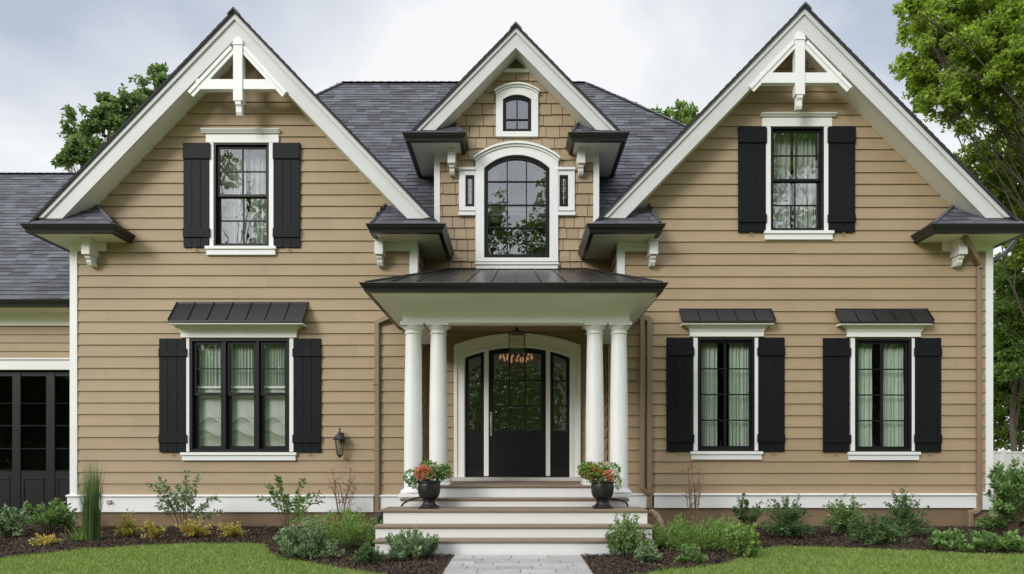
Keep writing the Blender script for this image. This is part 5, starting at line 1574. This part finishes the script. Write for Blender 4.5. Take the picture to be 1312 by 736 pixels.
for i, (a_,b_,c_,d_,lab) in enumerate(low):
    shrub('low', a_,b_,c_,d_,lab,170+i,420,.060,.034,'leaf_mid',8,base_h=.1,name='ground_plant',cat='plant',group='low ground plants',flat=.7,up=.3)
shrub('wild', 1298, 686, 58, 92, 'tall unkempt green bush beside the right corner of the house', 181, 2600, .08, .024, 'leaf_mid', 16, .4, name='bush', cat='bush', up=.8)
shrub('wild', 1330, 672, 80, 90, 'dark wild bush behind the right edge bush before the fence', 182, 2200, .08, .04, 'leaf_mid', 14, name='bush', cat='bush')

# dry twiggy plants
def twigplant(px, pyb, wpx, hpx, label, seed):
    B = G(px, pyb); d = B.y+CAMD; w = wpx*d/F; h = hpx*d/F; rs = np.random.default_rng(seed)
    r = thing('dry_plant', (B.x,B.y,0), label, 'dry plant', 'dry twiggy plants'); mb = MB(); tips = []
    for k in range(11):
        a_ = rs.uniform(0,6.28); sp = rs.uniform(.1,.5)*w; hh = h*rs.uniform(.55,1)
        p = Vector((B.x+rs.uniform(-.02,.02),B.y+rs.uniform(-.02,.02),0)); e = Vector((B.x+math.cos(a_)*sp,B.y+math.sin(a_)*sp*.6,hh)); m = p.lerp(e,.5)+Vector((rs.uniform(-.04,.04),0,.08*h))
        mb.tube([p,m,e],[.008,.006,.004],5)
        for j in range(7):
            q = m.lerp(e, rs.uniform(-.3,1)); t = q+Vector((rs.uniform(-.11,.11),rs.uniform(-.07,.07),rs.uniform(.0,.11))); mb.tube([q,t],[.0045,.003],4); tips.append(t)
    part('twigs', mb, M['drytwig'], r)
    C = np.array([tuple(t) for t in tips]); n = len(C)
    add_np('dry_leaves', leaves(C, rs.normal(size=(n,3)), None, rs.normal(size=(n,3)), rs.uniform(.015,.04,n), rs.uniform(.010,.02,n)), M['dryleaf'], r)
twigplant(437, 679, 44, 90, 'sparse dry twiggy plant below the wall lantern', 201)
twigplant(889, 683, 42, 92, 'sparse dry twiggy plant right of the porch by the window sill', 202)

# ornamental grass
def tallgrass():
    B = G(117, 694); d = B.y+CAMD; h = 113*d/F; w = 34*d/F; rs = np.random.default_rng(77); n = 420
    r = thing('ornamental_grass', (B.x,B.y,0), 'tall upright tuft of dark green grass near the left corner of the house', 'ornamental grass')
    a_ = rs.uniform(0,6.28,n); q = np.sqrt(rs.uniform(0,1,n))*w*.26
    base = np.stack([B.x+np.cos(a_)*q, B.y+np.sin(a_)*q, np.zeros(n)],1); hh = h*rs.uniform(.35,1,n)**.8
    lean = np.stack([np.cos(a_), np.sin(a_), np.zeros(n)],1)*(rs.uniform(0,1,n)**2.2*.42*w)[:,None]
    side = unit(np.stack([rs.normal(size=n), rs.normal(size=n), np.zeros(n)],1))*rs.uniform(.003,.006,n)[:,None]
    rows = []
    for t in (0,.35,.7,1.0):
        c = base+lean*(t**1.8); c[:,2] = hh*t; wv = (1-t)**.6
        rows.append(c-side*wv); rows.append(c+side*wv)
    V = np.stack(rows,1).reshape(-1,3); i = np.arange(n)[:,None]*8
    Fq = np.concatenate([i+np.array([[0,1,3,2]]), i+np.array([[2,3,5,4]]), i+np.array([[4,5,7,6]])],0)
    add_np('blades', (V,Fq), M['tallgrass'], r)
    n = 60; a_ = rs.uniform(0,6.28,n)
    b2 = np.stack([B.x-.1+rs.normal(0,.08,n), B.y-.05+rs.normal(0,.06,n), np.zeros(n)],1)
    add_np('basal_leaves', leaves(b2, np.stack([np.cos(a_)*.5-.2,np.sin(a_)*.4,np.ones(n)],1), None, rs.normal(size=(n,3)), rs.uniform(.15,.32,n), .012), M['leaf_feather'], r)
tallgrass()

# ------------------------------------------------------------------ trees
def tree(name, base, trunk_h, r0, clumps, label, seed, leafn, ln, wd, mat, group=None, cat='tree', surf=.4, bare=0, gap=.0, flat=.7, sub=7, fork=None, limb=1.0, csz=1.0):
    """clumps: (x,y,z,radius) lobes of the crown; limbs run from the trunk to each of them"""
    rs = np.random.default_rng(seed); base = Vector(base)
    r = thing(name, base, label, cat, group)
    top = Vector((base.x+rs.uniform(-.3,.3), base.y+rs.uniform(-.3,.3), trunk_h))
    mb = MB()
    tp = [base, base.lerp(top,.3)+Vector((rs.uniform(-.12,.12),rs.uniform(-.12,.12),0)), base.lerp(top,.65)+Vector((rs.uniform(-.15,.15),rs.uniform(-.15,.15),0)), top]
    mb.tube(tp, [r0*1.25,r0,r0*.82,r0*.5], 12)
    part('trunk', mb, M['bark'], r, smooth=True)
    mb = MB(); cent, rad = [], []
    for (x,y,z,R_) in clumps:
        c = Vector((x,y,z)); s = tp[1].lerp(top, rs.uniform(.25,1.0)) if not fork else Vector(fork)
        if s.z > c.z-.3: s = tp[1].lerp(top, max(.05, min(1, (c.z-1.2)/max(trunk_h,.1)-.15)))
        v = c-s; m1 = s+v*.35+Vector((rs.uniform(-.10,.10),rs.uniform(-.10,.10),rs.uniform(0,.16)))*v.length; m2 = s+v*.72+Vector((rs.uniform(-.09,.09),rs.uniform(-.09,.09),rs.uniform(-.03,.10)))*v.length
        rl = limb*r0*min(.24,.08+.018*v.length)
        mb.tube([s,m1,m2,c],[rl,rl*.7,rl*.42,rl*.18],7)
        for _ in range(sub):
            t = c+Vector(rs.normal(size=3))*R_*.55; t.z += R_*.1
            q = m2.lerp(c, rs.uniform(0,.9)); mm = q.lerp(t,.5)+Vector(rs.normal(size=3))*R_*.10
            mb.tube([q,mm,t],[rl*.26,rl*.16,rl*.06],5)
            for _ in range(3):
                e = t+Vector(rs.normal(size=3))*R_*.35; mb.tube([mm.lerp(t,.6),e],[rl*.09,rl*.04],4)
                if not bare or rs.uniform() > bare: cent.append(tuple(e)); k = csz*R_*rs.uniform(.16,.32); rad.append((k*1.15,k*1.1,k*flat))
            if rs.uniform() > gap and not bare: cent.append(tuple(t)); k = csz*R_*rs.uniform(.22,.42); rad.append((k*1.2,k*1.1,k*flat))
    part('limbs', mb, M['bark'], r)
    if cent:
        add_np('crown', leafcluster(rs, cent, rad, leafn, ln, wd, up=.1, surf=surf), M[mat], r)
    return r
def PT(px, py, d): return ((px-CX)*d/F, d-CAMD, EYE+(CY-py)*d/F)
def CLs(lst, d0, dj, rs):
    out = []
    for px,py,rp in lst:
        d = d0+rs.uniform(-dj,dj); x,y,z = PT(px,py,d); out.append((x,y,z,rp*d/F))
    return out
rq = np.random.default_rng(5)
# behind the garage
d = 27
cl_ = CLs([(200,102,15),(185,118,14),(212,110,12),(150,137,15),(130,140,13),(165,150,18),(185,140,16),(110,160,15),(140,168,18),(95,172,9),(120,185,18),(90,198,12),(105,208,14),(150,190,20),(84,212,9),(205,140,14),(175,175,20),(130,215,18),(230,150,20),(230,190,24),(190,215,24),(250,220,24)], d, 1.6, rq)
x,y,z = PT(195,588,d); tree('broadleaf_tree', (x,y,0), 12.5, .34, cl_, 'mid green tree rising behind the garage roof on the left', 301, 20000, .18, .12, 'leaf_far', gap=.3, csz=.72, limb=.7)
d = 34
cl_ = CLs([(868,146,9),(850,152,8),(885,150,8),(872,160,12),(858,172,14),(895,168,14),(880,190,20),(850,200,18),(915,200,20)], d, 1.2, rq)
x,y,z = PT(880,588,d); tree('broadleaf_tree', (x,y,0), 14.0, .30, cl_, 'small tree top showing behind the dark roof right of the dormer', 302, 6000, .24, .15, 'leaf_tree')
# the big tree at the right edge
d = 21
big = [(1165,8,13),(1185,16,17),(1210,8,22),(1180,36,13),(1245,10,26),(1285,12,28),(1205,34,18),(1168,72,15),(1185,60,16),(1210,62,22),(1240,45,24),(1275,45,28),(1308,50,30),(1172,98,16),(1195,95,22),(1225,88,26),(1262,80,28),(1300,85,28),(1180,120,15),(1205,124,18),(1238,112,24),(1270,112,20),(1215,150,11),(1235,165,9),(1255,140,14),(1278,148,13),(1295,135,16),(1225,138,12),(1190,140,8),(1305,110,18),(1340,60,34),(1345,120,34),(1340,10,36),(1380,40,40),(1390,120,44),(1400,-40,50),(1310,-30,40),(1240,-30,36),(1440,40,50)]
cl_ = CLs(big, d, 2.0, rq)
x,y,z = PT(1405,588,d); tree('broadleaf_tree', (x,y,0), 9.5, .38, cl_, 'large bright green tree with low limbs at the upper right edge', 303, 78000, .15, .085, 'leaf_lime', gap=.2, flat=.42, sub=9, limb=.40)
d = 24
mid = [(1290,160,13),(1305,175,15),(1268,178,9),(1250,190,10),(1300,210,18),(1272,228,16),(1228,205,9),(1240,222,11),(1262,246,12),(1255,210,14),(1275,200,16),(1300,195,20),(1290,225,22),(1310,245,24),(1285,262,20),(1298,290,24),(1270,240,14),(1315,320,24),(1335,220,30),(1340,280,32),(1345,180,30),(1360,330,32)]
cl_ = CLs(mid, d, 1.5, rq)
x,y,z = PT(1345,588,d); tree('broadleaf_tree', (x,y,0), 7.5, .25, cl_, 'medium green tree beyond the right corner of the roof', 304, 30000, .16, .09, 'leaf_lime', gap=.15, flat=.6, limb=.6)
d = 28
lowt = [(1285,345,20),(1305,365,22),(1280,385,16),(1300,405,22),(1290,430,18),(1315,440,22),(1282,460,14),(1305,470,18),(1330,400,26),(1345,450,26),(1275,415,14),(1268,360,14),(1325,350,24)]
cl_ = CLs(lowt, d, 2, rq)
x,y,z = PT(1300,588,d); tree('broadleaf_tree', (x,y,0), 4.6, .12, cl_, 'dark green tree standing behind the white fence', 305, 30000, .16, .09, 'leaf_tree', gap=.05, flat=.7)
d = 33
cl_ = CLs([(1290,500,26),(1320,510,28),(1270,520,22),(1305,540,26),(1280,555,20),(1340,540,30),(1265,485,18),(1300,470,24),(1240,540,30),(1200,520,30),(1330,470,26),(1370,500,34),(1280,440,24)], d, 1.5, rq)
x,y,z = PT(1310,588,d); tree('broadleaf_tree', (x,y,0), 3.4, .10, cl_, 'low bushy tree behind the dark green tree at the fence', 306, 42000, .21, .12, 'leaf_tree')
# trees across the street behind the viewer: they show in the window glass
for i, (x,y,h,R_,n,lab) in enumerate(((-2.2,-34,19.0,4.2,13000,'leafy tree reflected in the left of the dormer window'),(4.2,-36,21.5,4.4,13000,'tall leafy tree reflected in the right of the dormer window'),(-19.5,-33,26,6.5,5000,'bare-limbed tree reflected in the upper left gable window'),(20,-33,26,5.5,15000,'leafy tree reflected in the upper right gable window'),(-11,-38,12,3.2,12000,'round tree reflected in the triple window'),(12,-30,9,3.0,12000,'low tree reflected in the lower right windows'),(-4,-28,6,2.4,10000,'low bushy tree reflected in the front door glass'),(1.5,-30,7,2.6,10000,'low dark tree reflected in the middle of the front door'))):
    rs = np.random.default_rng(400+i); cl_ = []
    for k in range(15):
        t = rs.uniform(.35,1); rr = R_*math.sqrt(max(1-((t-.6)/.45)**2,.12))
        a_ = rs.uniform(0,6.28); q = rr*math.sqrt(rs.uniform(0,1)); cl_.append((x+q*math.cos(a_), y+q*math.sin(a_)*.8, h*t, R_*.38))
    tree('street_tree', (x,y,0), h*.6, .22, cl_, lab, 420+i, n, .30, .18, 'leaf_tree', bare=.85 if i == 2 else 0, gap=.2)

# the wooded far side of the street, behind the viewer
rs = np.random.default_rng(900); n = 80000
xx = rs.uniform(-60, 60, n); top_ = 12.5+2.2*np.sin(xx*.35)+1.4*np.sin(xx*.83+1)+.8*np.sin(xx*2.1)
C = np.stack([xx, -44+rs.normal(0,1.6,n), top_*rs.uniform(0,1,n)**.8], 1)
VF = leaves(C, rs.normal(size=(n,3))+np.array([0,.3,.2]), None, rs.normal(size=(n,3))*.6+np.array([0,.6,.7]), rs.uniform(.35,.8,n), rs.uniform(.25,.5,n))
tag(mesh_np('woodland', VF[0], VF[1], M['leaf_far']), 'dark belt of woodland across the street beyond the street opposite the house', 'woodland', kind='stuff')

# white fence beyond the right corner
def fence():
    y = 13.0; x0, x1 = X(1240,y), X(1420,y); z1 = Z(578.5,y)
    r = thing('fence', (x0,y,0), 'white board fence in the distance beyond the right corner', 'fence')
    mb = MB(); n = int((x1-x0)/.15)
    for i in range(n): mb.box(x0+i*.15+.003, x0+i*.15+.147, y, y+.02, .05, z1-.06)
    part('boards', mb, M['fence'], r)
    mb = MB(); mb.box(x0, x1, y-.03, y+.05, z1-.06, z1); mb.box(x0, x1, y-.03, y-.001, .12, .22); part('rail', mb, M['fence'], r)
    for i in range(5):
        xx = x0+(x1-x0)*i/4; mb = MB(); mb.box(xx-.06, xx+.06, y-.06, y+.06, 0, z1+.06); mb.lathe([(.09,0),(.07,.03),(.01,.08)], (xx,y,z1+.06), 4); part('post', mb, M['fence'], r)
fence()

for o in scene.objects:
    if '_o' in o: del o['_o']
